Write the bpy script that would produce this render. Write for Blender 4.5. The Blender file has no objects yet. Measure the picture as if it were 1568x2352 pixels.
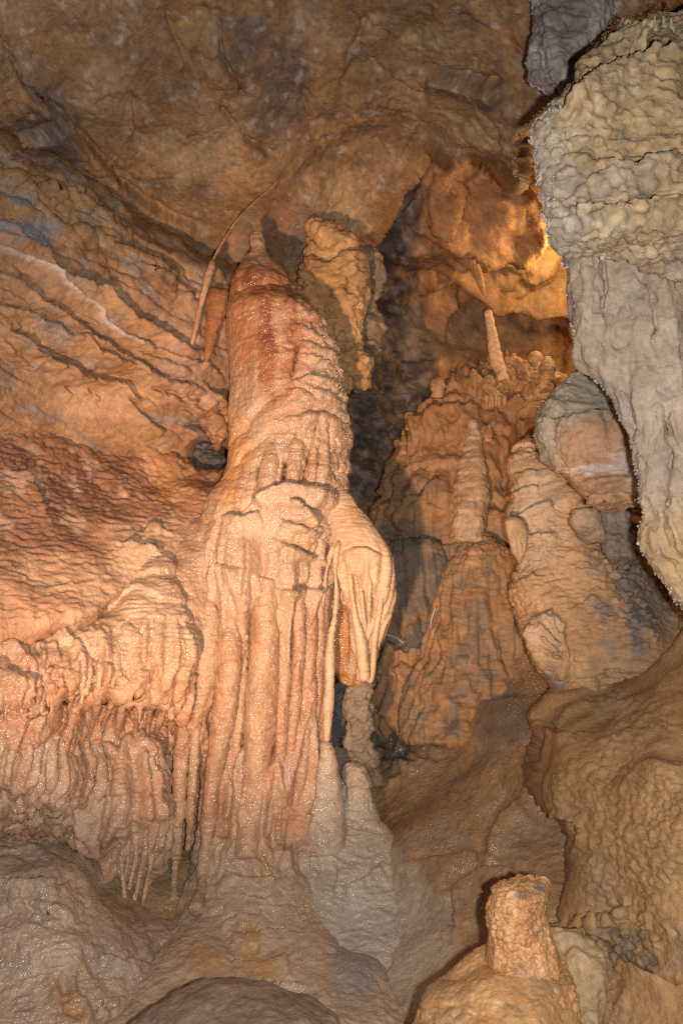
import bpy, math, random
import numpy as np
from concurrent.futures import ThreadPoolExecutor
POOL = ThreadPoolExecutor(4)

# ------------------------------------------------------------------ camera, world, light, exposure
random.seed(4)
rng = np.random.RandomState(4)
SC = bpy.context.scene
COL = SC.collection
F, CX, CY = 1807.0, 784.0, 1176.0            # focal length and centre in reference-picture units (1568 x 2352)
PITCH = math.radians(10.0)
CAM = np.array([0.0, 0.0, 1.6])
RIGHT = np.array([1.0, 0.0, 0.0])
UP = np.array([0.0, -math.sin(PITCH), math.cos(PITCH)])
FWD = np.array([0.0, math.cos(PITCH), math.sin(PITCH)])

cam_data = bpy.data.cameras.new('camera')
cam_data.sensor_fit = 'HORIZONTAL'
cam_data.angle_x = 2 * math.atan(CX / F)
cam_data.clip_start, cam_data.clip_end = 0.05, 200
cam = bpy.data.objects.new('camera', cam_data)
cam.location = CAM
cam.rotation_euler = (math.pi / 2 + PITCH, 0, 0)
COL.objects.link(cam)
SC.camera = cam

SC.view_settings.view_transform = 'Standard'
SC.view_settings.look = 'None'
SC.view_settings.gamma = 1
SC.view_settings.exposure = 0
SC.view_settings.use_curve_mapping = False

SC.cycles.max_bounces, SC.cycles.diffuse_bounces, SC.cycles.glossy_bounces = 3, 2, 2
SC.cycles.use_denoising = False
SC.cycles.sample_clamp_indirect = 1.5
SC.cycles.sample_clamp_direct = 40.0
world = bpy.data.worlds.new('World')
SC.world = world
world.use_nodes = True
world.node_tree.nodes['Background'].inputs['Color'].default_value = (0.80, 0.88, 1.0, 1)
world.node_tree.nodes['Background'].inputs['Strength'].default_value = 0.006


def P(px, py, d):
    px, py, d = np.asarray(px, float), np.asarray(py, float), np.asarray(d, float)
    return (CAM + ((px - CX) / F * d)[..., None] * RIGHT - ((py - CY) / F * d)[..., None] * UP + d[..., None] * FWD)


def lamp(name, kind, px, py, d, energy, color, radius, target=None, size=60, blend=0.6, loc=None):
    l = bpy.data.lights.new(name, kind)
    l.energy, l.color, l.shadow_soft_size = energy, color, radius
    o = bpy.data.objects.new(name, l)
    COL.objects.link(o)
    from mathutils import Vector
    loc = Vector(loc) if loc is not None else Vector(P(px, py, d))
    o.location = loc
    if target is not None:
        o.rotation_euler = (Vector(P(*target)) - loc).to_track_quat('-Z', 'Y').to_euler()
    if kind == 'SPOT':
        l.spot_size, l.spot_blend = math.radians(size), blend
    return o


# the photographer's flash, a hand's width right of the lens
fl = lamp('camera_flash', 'SPOT', 0, 0, 1, 540, (1.0, 0.96, 0.92), 0.02, size=150, blend=0.5)
fl.location = (0.11, 0.02, 1.57)
fl.rotation_euler = (math.pi / 2 + PITCH, 0, 0)
# the show cave's own warm floodlights
lamp('floodlight', 'SPOT', 0, 0, 1, 1380, (1.0, 0.64, 0.40), 0.08, target=(660, 1160, 4.8), size=54, blend=0.95, loc=(-0.75, 0.3, 0.5))
lamp('alcove_lamp', 'POINT', 1350, 600, 6.95, 70, (1.0, 0.64, 0.30), 0.16)

# ------------------------------------------------------------------ noise
_perm = rng.permutation(512).astype(np.int32)
_perm = np.concatenate([_perm, _perm, _perm[:8]])
_g = rng.normal(size=(512, 3))
_g = (_g / np.linalg.norm(_g, axis=1, keepdims=True)).astype(np.float32)
_jit = rng.rand(512, 3).astype(np.float32)


def _chunks(fn, arrs, nout):
    shp = arrs[0].shape
    fl = [np.ascontiguousarray(np.broadcast_to(a, shp), dtype=np.float32).ravel() for a in arrs]
    n = fl[0].size
    outs = [np.empty(n, np.float32) for _ in range(nout)]
    cuts = list(range(0, n, 16384))

    def job(i):
        r = fn(*[a[i:i + 16384] for a in fl])
        for o, v in zip(outs, r):
            o[i:i + 16384] = v
    if len(cuts) > 1:
        list(POOL.map(job, cuts))
    else:
        for i in cuts:
            job(i)
    return [o.reshape(shp) for o in outs]


def perlin(x, y, z, seed=0):
    x = np.asarray(x)
    return _chunks(lambda a, b, c: (_perlin(a, b, c, seed),), [x, y, z], 1)[0]


def _perlin(x, y, z, seed=0):
    x = np.asarray(x, np.float32) + np.float32(seed * 17.31)
    y = np.asarray(y, np.float32) + np.float32(seed * 7.77)
    z = np.asarray(z, np.float32) + np.float32(seed * 3.91)
    xf, yf, zf = np.floor(x), np.floor(y), np.floor(z)
    xi, yi, zi = xf.astype(np.int32) & 511, yf.astype(np.int32) & 511, zf.astype(np.int32) & 511
    x, y, z = x - xf, y - yf, z - zf
    u, v, w = (t * t * t * (t * (t * 6 - 15) + 10) for t in (x, y, z))
    out = np.zeros_like(x)
    for i in (0, 1):
        a = _perm[xi + i]
        wu = u if i else 1 - u
        for j in (0, 1):
            b = _perm[(a + yi + j) & 511]
            wv = v if j else 1 - v
            for k in (0, 1):
                g = _g[_perm[(b + zi + k) & 511]]
                ww = w if k else 1 - w
                out += wu * wv * ww * (g[..., 0] * (x - i) + g[..., 1] * (y - j) + g[..., 2] * (z - k))
    return out * 1.6


def nz(p, s, octaves=1, seed=0, rough=0.5, an=(1, 1, 1)):
    x, y, z = p[..., 0] * s * an[0], p[..., 1] * s * an[1], p[..., 2] * s * an[2]
    out, a, f = 0, 1.0, 1.0
    for o in range(octaves):
        out = out + a * perlin(x * f, y * f, z * f, seed + o * 3)
        a *= rough
        f *= 2.07
    return out


def _worley(x, y, z):
    q = np.stack([x, y, z], -1)
    fl_ = np.floor(q)
    ii = fl_.astype(np.int32)
    q = q - fl_
    f1 = np.full(len(q), 9.0, np.float32)
    f2 = f1.copy()
    cid = np.zeros(len(q), np.int32)
    for i in (-1, 0, 1):
        a = _perm[(ii[:, 0] + i) & 511]
        for j in (-1, 0, 1):
            b = _perm[(a + ii[:, 1] + j) & 511]
            for k in (-1, 0, 1):
                c = _perm[(b + ii[:, 2] + k) & 511]
                jt = _jit[c]
                d = (jt[:, 0] + i - q[:, 0]) ** 2 + (jt[:, 1] + j - q[:, 1]) ** 2 + (jt[:, 2] + k - q[:, 2]) ** 2
                m = d < f1
                f2 = np.where(m, f1, np.minimum(f2, d))
                f1 = np.where(m, d, f1)
                cid = np.where(m, c, cid)
    return np.sqrt(f1), cid / 512.0, np.sqrt(f2)


def worley3(p, s, seed=0, an=(1, 1, 1)):
    return _chunks(_worley, [p[..., i] * s * an[i] + seed * 5.3 for i in range(3)], 3)


def worley(p, s, seed=0, an=(1, 1, 1)):
    return worley3(p, s, seed, an)[:2]


def facets(c, amp, s, seed, warp=.1):
    """blocky break-up: each cell stands at its own height, with eased joints"""
    f1, cid, f2 = worley3(c.P + warp * nz(c.P, 3, 2, seed)[..., None], s, seed)
    return amp * (cid - .5) * sst(.0, .28, f2 - f1)


def sst(a, b, x):
    t = np.clip((x - a) / (b - a), 0, 1)
    return t * t * (3 - 2 * t)


def mix(a, b, m):
    a, b = np.asarray(a, float), np.asarray(b, float)
    m = np.asarray(m)[..., None]
    return a * (1 - m) + b * m


# ------------------------------------------------------------------ curves in the picture plane
CROP = {'1': (.5, 0, 0), '2': (.5, 784, 0), '3': (.5, 0, 588), '4': (.5, 784, 588), '5': (.5, 0, 1176), '6': (.5, 784, 1176),
        '7': (.5, 0, 1764), '8': (.5, 784, 1764), 'c': (.325, 392, 470.4), 'd': (.3335, 666.4, 1097.6),
        'r': (.35, 1136.8, 823.2), 'w': (.35, 0, 274.4), 'v': (1, 0, 0)}


def cr(k, *pts):
    s, ox, oy = CROP[k]
    return [(x * s + ox, y * s + oy) for x, y in pts]


def pchip(x, y, xn):
    x, y = np.asarray(x, float), np.asarray(y, float)
    if len(x) == 2:
        return np.interp(xn, x, y)
    h = np.diff(x)
    dl = np.diff(y) / h
    m = np.zeros_like(y)
    for i in range(1, len(x) - 1):
        if dl[i - 1] * dl[i] > 0:
            w1, w2 = 2 * h[i] + h[i - 1], h[i] + 2 * h[i - 1]
            m[i] = (w1 + w2) / (w1 / dl[i - 1] + w2 / dl[i])
    m[0], m[-1] = dl[0], dl[-1]
    i = np.clip(np.searchsorted(x, xn) - 1, 0, len(h) - 1)
    t = (xn - x[i]) / h[i]
    return ((1 + 2 * t) * (1 - t) ** 2 * y[i] + t * (1 - t) ** 2 * h[i] * m[i] + t * t * (3 - 2 * t) * y[i + 1] + t * t * (t - 1) * h[i] * m[i + 1])


class Ctx:
    pass


def seg_dist(px, py, pts):
    """signed distance (positive = below / right of the stroke direction) and the fraction along the stroke"""
    best = np.full(px.shape, 1e9)
    bc = np.zeros(px.shape)
    sg = np.zeros(px.shape)
    al = np.zeros(px.shape)
    L = [0]
    for (ax, ay), (bx, by) in zip(pts[:-1], pts[1:]):
        L.append(L[-1] + math.hypot(bx - ax, by - ay))
    for n, ((ax, ay), (bx, by)) in enumerate(zip(pts[:-1], pts[1:])):
        dx, dy = bx - ax, by - ay
        l2 = dx * dx + dy * dy + 1e-9
        t = np.clip(((px - ax) * dx + (py - ay) * dy) / l2, 0, 1)
        d = np.hypot(px - ax - t * dx, py - ay - t * dy)
        cn = (dx * (py - ay) - dy * (px - ax)) / math.sqrt(l2)
        m = (d < best - 1e-6) | ((np.abs(d - best) <= 1e-6) & (np.abs(cn) > bc))
        best = np.where(m, d, best)
        bc = np.where(m, np.abs(cn), bc)
        sg = np.where(m, np.sign(cn), sg)
        al = np.where(m, (L[n] + t * (L[n + 1] - L[n])) / L[-1], al)
    return best * sg, al


def stroke(c, pts, fn, reach, wob=4.0):
    """fn(signed distance, fraction) -> value, evaluated only near the stroke, on faces turned to the camera"""
    out = np.zeros(c.px.shape)
    xs, ys = [p[0] for p in pts], [p[1] for p in pts]
    m = (c.px > min(xs) - reach) & (c.px < max(xs) + reach) & (c.py > min(ys) - reach) & (c.py < max(ys) + reach)
    if not m.any():
        return out
    px, py = c.px[m], c.py[m]
    if wob:
        px = px + wob * perlin(px * .03, py * .03, px * 0, 5)
        py = py + wob * perlin(px * .03, py * .03, px * 0, 9) + wob * .5 * perlin(px * .1, py * .1, px * 0, 2)
    sd, al = seg_dist(px, py, pts)
    taper = sst(0, .12, al) * sst(1, .88, al)
    out[m] = np.where(np.abs(sd) < reach, fn(sd, al) * (0.25 + .75 * taper), 0) * c.front[m]
    return out


def groove(c, pts, w=4, d=.02, wob=4.0):
    return stroke(c, pts, lambda s, a: -d * np.exp(-(s / w) ** 2), w * 3, wob)


def ledge(c, pts, h=.04, w=6, L=45, wob=5.0):
    """a step: rock below the stroke stands proud by h and fades over L; a slight undercut above"""
    return stroke(c, pts, lambda s, a: np.where(s > 0, h * sst(0, w, s) * np.exp(-(np.abs(s) / L) ** 1.5), 0) - h * .45 * np.exp(-((s + w * .6) / w) ** 2), L * 2.2, wob)


def ridge(c, pts, w=4, d=.01, wob=3.0):
    return stroke(c, pts, lambda s, a: d * np.exp(-(s / w) ** 2), w * 3, wob)


def blob(c, x, y, rx, ry, soft=.5, rough=.5, seed=0):
    q = np.hypot((c.px - x) / rx, (c.py - y) / ry)
    if rough:
        q = q + rough * perlin(c.px * .02, c.py * .02, c.px * 0, 31 + seed) + rough * .5 * perlin(c.px * .06, c.py * .06, c.px * 0, 41 + seed)
    return sst(1 + soft, 1 - soft, q)


# ------------------------------------------------------------------ materials
def make_mat(name, rough=(.35, .7), coat=.25, bump=.006, bscale=220, var=.28, vscale=9, streak=0.0, spec=.35, coat_rough=.16):
    m = bpy.data.materials.new(name)
    m.use_nodes = True
    nt = m.node_tree
    N, Lk = nt.nodes, nt.links
    bs = N['Principled BSDF']
    at = N.new('ShaderNodeAttribute')
    at.attribute_name = 'tint'
    tc = N.new('ShaderNodeTexCoord')

    def noise(scale, detail, vec=None, rough_=.6):
        n = N.new('ShaderNodeTexNoise')
        n.inputs['Scale'].default_value = scale
        n.inputs['Detail'].default_value = detail
        n.inputs['Roughness'].default_value = rough_
        Lk.new(vec or tc.outputs['Object'], n.inputs['Vector'])
        return n

    def rng_(src, a, b):
        r = N.new('ShaderNodeMapRange')
        r.inputs['From Min'].default_value, r.inputs['From Max'].default_value = .3, .7
        r.inputs['To Min'].default_value, r.inputs['To Max'].default_value = a, b
        Lk.new(src, r.inputs['Value'])
        return r
    n1 = noise(vscale, 7)
    n2 = noise(vscale * 7, 5)
    v1, v2 = rng_(n1.outputs['Fac'], 1 - var, 1 + var), rng_(n2.outputs['Fac'], 1 - var * .7, 1 + var * .7)
    mu = N.new('ShaderNodeMath')
    mu.operation = 'MULTIPLY'
    Lk.new(v1.outputs[0], mu.inputs[0])
    Lk.new(v2.outputs[0], mu.inputs[1])
    sc = N.new('ShaderNodeVectorMath')
    sc.operation = 'SCALE'
    Lk.new(at.outputs['Color'], sc.inputs[0])
    Lk.new(mu.outputs[0], sc.inputs['Scale'])
    Lk.new(sc.outputs[0], bs.inputs['Base Color'])
    n3 = noise(vscale * 2.3, 4)
    r3 = rng_(n3.outputs['Fac'], rough[0], rough[1])
    Lk.new(r3.outputs[0], bs.inputs['Roughness'])
    n4 = noise(bscale, 4, rough_=.7)
    n5 = noise(bscale * .28, 3)
    add = N.new('ShaderNodeMath')
    add.operation = 'MULTIPLY_ADD'
    Lk.new(n5.outputs['Fac'], add.inputs[0])
    add.inputs[1].default_value = 1.6
    Lk.new(n4.outputs['Fac'], add.inputs[2])
    b = N.new('ShaderNodeBump')
    b.inputs['Strength'].default_value = .8
    b.inputs['Distance'].default_value = bump
    Lk.new(add.outputs[0], b.inputs['Height'])
    Lk.new(b.outputs[0], bs.inputs['Normal'])
    Lk.new(b.outputs[0], bs.inputs['Coat Normal'])
    bs.inputs['Specular IOR Level'].default_value = spec
    bs.inputs['Coat Roughness'].default_value = coat_rough
    n6 = noise(vscale * .5, 4, rough_=.7)
    rc = rng_(n6.outputs['Fac'], coat * 1.5, 0)
    Lk.new(rc.outputs[0], bs.inputs['Coat Weight'])
    return m


M_FLOW = make_mat('wet_flowstone', coat=.6, bump=.006, bscale=80, var=.16, coat_rough=.2)
M_WET = make_mat('dripping_flowstone', rough=(.22, .6), coat=1.0, bump=.017, bscale=36, var=.16, coat_rough=.11)
M_ROCK = make_mat('cave_rock', rough=(.5, .9), coat=.06, bump=.008, bscale=90, var=.3, vscale=5)
M_GREY = make_mat('grey_limestone', rough=(.5, .9), coat=.08, bump=.006, bscale=120, var=.22, vscale=7)
M_DULL = make_mat('brown_flowstone', rough=(.45, .85), coat=.18, bump=.006, bscale=130, var=.2)
M_CRYST = make_mat('calcite_crystals', rough=(.3, .6), coat=.3, bump=.004, bscale=200, var=.2)
M_CABLE = make_mat('white_cable', rough=(.4, .5), coat=0, bump=.0005, bscale=60, var=.05)

# linear albedos
TAN = (.50, .315, .20)
PALE = (.56, .40, .27)
RUST = (.30, .105, .045)
ORANGE = (.47, .22, .085)
OCHRE = (.40, .235, .085)
BROWN = (.27, .155, .085)
UMBER = (.15, .085, .05)
GREY = (.30, .27, .235)
COOL = (.27, .265, .27)
DARK = (.055, .05, .052)
WHITE = (.62, .58, .54)


# ------------------------------------------------------------------ mesh building
def project(p):
    q = p - CAM
    d = q @ FWD
    return CX + F * (q @ RIGHT) / d, CY - F * (q @ UP) / d, d


def grid_normals(G, wrap):
    if wrap:
        dt = np.roll(G, -1, 1) - np.roll(G, 1, 1)
    else:
        dt = np.gradient(G, axis=1)
    ds = np.gradient(G, axis=0)
    n = np.cross(dt, ds)
    ln = np.linalg.norm(n, axis=-1, keepdims=True)
    return n / np.maximum(ln, 1e-12)


def make_object(name, V, faces, cols, mat, parent=None, origin=None, smooth=True):
    """V (n,3) world, faces (m,4) quads, cols (n,3)"""
    if origin is None:
        origin = np.array([V[:, 0].mean(), V[:, 1].mean(), V[:, 2].min()])
    me = bpy.data.meshes.new(name)
    nV, nF = len(V), len(faces)
    me.vertices.add(nV)
    me.vertices.foreach_set('co', (V - origin).astype(np.float32).ravel())
    k = faces.shape[1]
    me.loops.add(nF * k)
    me.loops.foreach_set('vertex_index', faces.astype(np.int32).ravel())
    me.polygons.add(nF)
    me.polygons.foreach_set('loop_start', np.arange(nF, dtype=np.int32) * k)
    me.polygons.foreach_set('use_smooth', np.full(nF, smooth))
    a = me.color_attributes.new('tint', 'FLOAT_COLOR', 'POINT')
    c4 = np.ones((nV, 4), np.float32)
    c4[:, :3] = np.clip(cols, .01, .85)
    a.data.foreach_set('color', c4.ravel())
    me.update(calc_edges=True)
    me.validate()
    me.materials.append(mat)
    o = bpy.data.objects.new(name, me)
    COL.objects.link(o)
    o.location = origin
    if parent is not None:
        o.parent = parent
        o.location = origin - np.array(parent.location)
    return o


def finish(name, G, wrap, outward, stages, colfn, mat, parent, extra):
    ns, nt = G.shape[:2]
    base = G.copy()
    c = None
    flip = 1.0
    for k, st in enumerate(list(stages) + [None]):
        N = grid_normals(G, wrap)
        if k == 0:
            flip = 1.0 if np.sum(N * outward) > 0 else -1.0
        N = N * flip
        c = Ctx()
        c.P, c.N = G, N
        c.px, c.py, c.d = project(base)
        tv = CAM - G
        tv = tv / np.linalg.norm(tv, axis=-1, keepdims=True)
        c.front = sst(-.05, .25, np.sum(N * tv, -1))
        for kk, vv in extra.items():
            setattr(c, kk, vv)
        if st is not None:
            G = G + N * np.asarray(st(c))[..., None]
    cols = np.broadcast_to(np.asarray(colfn(c), float), G.shape)
    idx = np.arange(ns * nt).reshape(ns, nt)
    if wrap:
        a, b = idx[:-1], np.roll(idx, -1, 1)[:-1]
        d_, e = idx[1:], np.roll(idx, -1, 1)[1:]
    else:
        a, b, d_, e = idx[:-1, :-1], idx[:-1, 1:], idx[1:, :-1], idx[1:, 1:]
    fc = np.stack([a, b, e, d_] if flip < 0 else [a, d_, e, b], -1).reshape(-1, 4)
    return make_object(name, G.reshape(-1, 3), fc, cols.reshape(-1, 3), mat, parent)


class Prof:
    """a closed body lofted through rows (py, x left, x right, depth of axis)"""
    def __init__(self, rows, ratio=.9, power=2.0, skew=0.0):
        r = np.array([[float(v) for v in q] for q in rows])
        cxs, hw = (r[:, 1] + r[:, 2]) / 2, np.abs(r[:, 2] - r[:, 1]) / 2
        t = np.concatenate([[0], np.cumsum(np.hypot(np.diff(r[:, 0]), np.diff(cxs)) + .35 * np.abs(np.diff(hw)) + .01)])
        self.t, self.py, self.cx, self.hw, self.d = t, r[:, 0], cxs, hw, r[:, 3]
        self.ratio, self.power, self.skew = ratio, power, skew
        self.len = t[-1]

    def at(self, tn):
        return [pchip(self.t, v, tn) for v in (self.py, self.cx, self.hw, self.d)]

    def front(self, px, py):
        tn = np.interp(py, self.py, self.t)
        _, cx, hw, d = self.at(np.array([tn]))
        u = np.clip(abs(px - cx[0]) / hw[0], 0, .999)
        return d[0] - hw[0] / F * d[0] * self.ratio * (1 - u ** self.power) ** (1 / self.power) + self.skew * (px - cx[0]) / hw[0]


def loft(name, prof, step=3.0, stages=(), col=TAN, mat=None, parent=None, perp=False, nth=None, close=(True, True)):
    ns = max(8, int(prof.len / step))
    tn = np.linspace(0, prof.len, ns)
    py, cx, hw, d = prof.at(tn)
    mw = hw.max()
    nt = nth or int(np.clip(mw * 2.9 / step, 12, 420))
    u = np.linspace(0, 1, nt, endpoint=False)
    # three quarters of the samples on the side turned to the room
    th = np.where(u < .76, (u / .76 - .5) * math.radians(210), math.radians(105) + (u - .76) / .24 * math.radians(150))
    C = P(cx, py, d)
    a = hw / F * d
    e = 2.0 / prof.power
    sx = np.sign(np.sin(th)) * np.abs(np.sin(th)) ** e
    sy = -np.sign(np.cos(th)) * np.abs(np.cos(th)) ** e
    if perp:
        T = np.gradient(C, axis=0)
        T /= np.linalg.norm(T, axis=1, keepdims=True)
        view = C - CAM
        S = np.cross(T, view)
        S /= np.linalg.norm(S, axis=1, keepdims=True)
        B = np.cross(S, T)
        S, B = S[:, None, :], B[:, None, :]
        B = B * np.sign((B * view[:, None, :]).sum(-1, keepdims=True))
    else:
        S, B = RIGHT[None, None, :], np.array([0, 1.0, 0])[None, None, :]
    off = (a[:, None] * sx)[..., None] * S + (a[:, None] * (sy * prof.ratio + sx * prof.skew / np.maximum(a[:, None], 1e-6) * 1.0))[..., None] * B
    G = C[:, None, :] + off
    if close[0]:
        G[0] = G[0].mean(0)
    if close[1]:
        G[-1] = G[-1].mean(0)
    colfn = col if callable(col) else (lambda c: col)
    S_, T_ = np.meshgrid(tn, th, indexing='ij')
    return finish(name, G, True, off, stages, colfn, mat or M_FLOW, parent, dict(th=T_, s=S_, S=S_ / prof.len))


def tube(name, pts, step=2.6, stages=(), col=TAN, mat=None, parent=None, ratio=1.0, nth=None):
    """a drip, root or finger through points (px, py, depth, width)"""
    rows = [(y, x - w / 2, x + w / 2, d) for x, y, d, w in pts]
    (x0, y0, d0, w0), (x1, y1, d1, w1) = pts[0], pts[-1]
    return loft(name, Prof(rows, ratio), step, stages, col, mat, parent, perp=True, nth=nth or int(np.clip(max(p[3] for p in pts) * 2.5 / step, 10, 160)))


def patch(name, x0, x1, y0, y1, step, depth, stages=(), col=TAN, mat=None, parent=None):
    xs = np.arange(x0, x1 + step, step)
    ys = np.arange(y0, y1 + step, step)
    X, Y = np.meshgrid(xs, ys)
    D = depth(X, Y)
    G = P(X, Y, D)
    colfn = col if callable(col) else (lambda c: col)
    return finish(name, G, False, CAM - G, stages, colfn, mat or M_ROCK, parent, dict(X=X, Y=Y))


def tps(ctrl):
    k = np.array(ctrl, float)
    A, v = k[:, :2] / 500.0, k[:, 2]

    def U(r2):
        return np.where(r2 > 1e-9, r2 * np.log(np.maximum(r2, 1e-9)), 0)
    n = len(A)
    K = U(((A[:, None] - A[None]) ** 2).sum(-1)) + np.eye(n) * .02
    Pm = np.hstack([np.ones((n, 1)), A])
    M = np.block([[K, Pm], [Pm.T, np.zeros((3, 3))]])
    w = np.linalg.solve(M, np.concatenate([v, np.zeros(3)]))

    def f(X, Y):
        x, y = X / 500.0, Y / 500.0
        out = w[n] + w[n + 1] * x + w[n + 2] * y
        for i in range(n):
            out = out + w[i] * U((x - A[i, 0]) ** 2 + (y - A[i, 1]) ** 2)
        return out
    return f


def tag(o, label, cat, group=None):
    o['label'], o['category'] = label, cat
    if group:
        o['group'] = group
    return o


def structure(o):
    o['kind'] = 'structure'
    return o


def thing(name, label, cat, px, py, d, group=None):
    o = bpy.data.objects.new(name, None)
    o.empty_display_size = .1
    COL.objects.link(o)
    o.location = P(px, py, d)
    return tag(o, label, cat, group)


# reusable relief
def ripple(c, amp=.004, f=58, seed=0, across=9.0):
    """microgours: fine level ripples, longer across than down"""
    p = c.P
    w = .5 * nz(p, 5, 1, seed + 3)
    r = perlin(p[..., 0] * across, p[..., 1] * across, p[..., 2] * f + w * 3, seed)
    return amp * (1 - 2.2 * np.abs(r))


def lumps(c, amp=.02, s=4, o=3, seed=0, an=(1, 1, 1), rough=.5):
    return amp * nz(c.P, s, o, seed, rough, an)


def streaks(c, amp=.01, f=14, seed=0, zf=1.2):
    """vertical flutes"""
    p = c.P
    return amp * (1 - 2.4 * np.abs(perlin(p[..., 0] * f, p[..., 1] * f, p[..., 2] * zf, seed)))


def tiers(c, amp=.03, period=.16, seed=0, wob=.6):
    """stacked flowstone shelves: swelling downwards, then cut back"""
    z = c.P[..., 2] / period + wob * nz(c.P, 2.3, 2, seed) + .12 * nz(c.P, 18, 1, seed + 2)
    t = z - np.floor(z)
    return amp * (np.minimum(1 - t, t * 7) - .5) * (1 + .6 * nz(c.P, 3, 1, seed + 7))


def popcorn(c, amp=.012, s=28, seed=0, an=(1, 1, 1)):
    f1, cid = worley(c.P, s, seed, an)
    return amp * np.sqrt(np.clip(1 - (f1 / .75) ** 2, 0, 1)) * (.5 + cid)


def billow(c, amp=.01, s=20, o=2, seed=0, an=(1, 1, 1)):
    """soft rounded bumps with creases between"""
    n = np.abs(nz(c.P, s, o, seed, .5, an))
    amp = amp * (.25 + 1.0 * sst(-.25, .3, nz(c.P, 2.2, 2, seed + 50)))
    return amp * (np.sqrt(n + .004) * 1.6 - .7)


def pebbles(c, amp=.006, s=35, seed=0, an=(1, 1, 1)):
    n = nz(c.P, s, 2, seed, .5, an)
    return amp * (1 - 1.8 * np.abs(n))



# ================================================================== THE CAVE ITSELF
# ---- ceiling and back wall: nearest overhead, running back to a broken edge above the alcove
CEIL_EDGE = [(1560, -60), (1420, 60), (1330, 150), (1290, 215), (1225, 285), (1196, 300), (1197, 395), (1190, 411), (1168, 398), (1146, 382), (1120, 372),
             (1082, 362), (1036, 373), (1012, 352), (984, 330), (955, 372), (925, 420), (890, 470), (850, 540), (815, 580), (780, 640), (770, 760), (760, 900), (750, 1100), (740, 1400)]
ceil_f = tps([(-150, -100, 3.5), (300, -100, 3.8), (800, -100, 4.3), (1300, -100, 4.0), (1700, -100, 3.4), (-100, 200, 4.0), (300, 200, 4.7),
              (750, 200, 5.1), (1100, 200, 5.0), (1400, 200, 4.4), (-100, 420, 4.6), (300, 450, 5.4), (640, 420, 5.5), (900, 380, 5.7), (1150, 380, 5.3),
              (640, 560, 5.9), (820, 560, 6.1), (500, 700, 6.2), (780, 800, 6.2), (300, 900, 6.2), (780, 1100, 6.4), (-100, 900, 5.2)])


def ceil_depth(X, Y):
    wx = 9 * perlin(X * .02, Y * .02, X * 0, 3) + 4 * perlin(X * .07, Y * .07, X * 0, 4)
    wy = 9 * perlin(X * .02, Y * .02, X * 0, 6) + 4 * perlin(X * .07, Y * .07, X * 0, 7)
    sd, _ = seg_dist(X + wx * .5, Y + wy * .5, CEIL_EDGE[::-1])
    return ceil_f(X, Y) + .12 * sst(-40, 0, sd) ** 2 + 3.4 * sst(0, 70, sd) ** .7


C_CRACKS = [
    (cr('2', (0, 20), (90, 80), (180, 100), (230, 160), (200, 210)), 4, .03), (cr('2', (80, 160), (100, 240), (170, 310), (260, 360), (330, 400), (420, 430)), 4, .03),
    (cr('2', (110, 380), (150, 440), (190, 495), (300, 515), (350, 570), (385, 625)), 3, .025), (cr('2', (640, 370), (660, 470), (700, 560), (725, 620), (715, 740)), 4, .05),
    (cr('1', (20, 20), (30, 180), (90, 330), (130, 430), (200, 440)), 5, .05), (cr('1', (1020, 60), (1000, 230), (1090, 330), (1110, 450)), 8, .05),
    (cr('1', (600, 400), (600, 480), (620, 620)), 5, .04), (cr('1', (1380, 380), (1430, 600), (1480, 720)), 5, .03), (cr('1', (560, 340), (600, 400), (610, 470)), 5, .04),
    (cr('1', (990, 430), (1060, 520), (1120, 600), (1220, 680), (1260, 720)), 6, .045), (cr('1', (780, 60), (800, 160), (840, 250), (850, 320)), 6, .04)]
C_LEDGES = [
    (cr('w', (440, -60), (480, 40), (560, 120), (640, 210), (720, 300), (770, 380), (850, 440), (950, 520), (1040, 590), (1130, 640), (1230, 680), (1390, 730)), .10, 8, 60),
    (cr('1', (100, 380), (180, 440), (240, 470), (290, 560), (380, 650)), .07, 8, 50), (cr('2', (390, 305), (470, 310), (560, 320), (640, 355), (770, 365)), .12, 8, 60),
    (cr('1', (0, 600), (60, 660), (120, 640), (200, 560), (240, 470)), .08, 8, 50), (cr('1', (830, 200), (880, 240), (1000, 240), (1060, 290)), .04, 6, 40),
    (cr('1', (1110, 620), (1180, 660), (1220, 690)), .05, 6, 30), (cr('1', (380, 760), (560, 780), (700, 880), (740, 960)), .03, 6, 30)]


def ceil_rel(c):
    d = lumps(c, .12, .9, 2, 1) + lumps(c, .04, 2.6, 2, 8, (1, 1, .6))
    d = d + facets(c, .09, 1.0, 2, .25)
    for p, h, w, L in C_LEDGES:
        d = d + ledge(c, p, h, w, L)
    for p, w, dd in C_CRACKS:
        d = d + groove(c, p, w, dd, 7)
    return d


def ceil_fine(c):
    n = nz(c.P, 8, 4, 12, .55, (1.3, 1.3, .5))
    q = sst(-.1, .4, nz(c.P, 1.6, 2, 17))
    return (.002 + .012 * q) * (1 - 2 * np.abs(n)) + .0025 * nz(c.P, 40, 3, 4)


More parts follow.
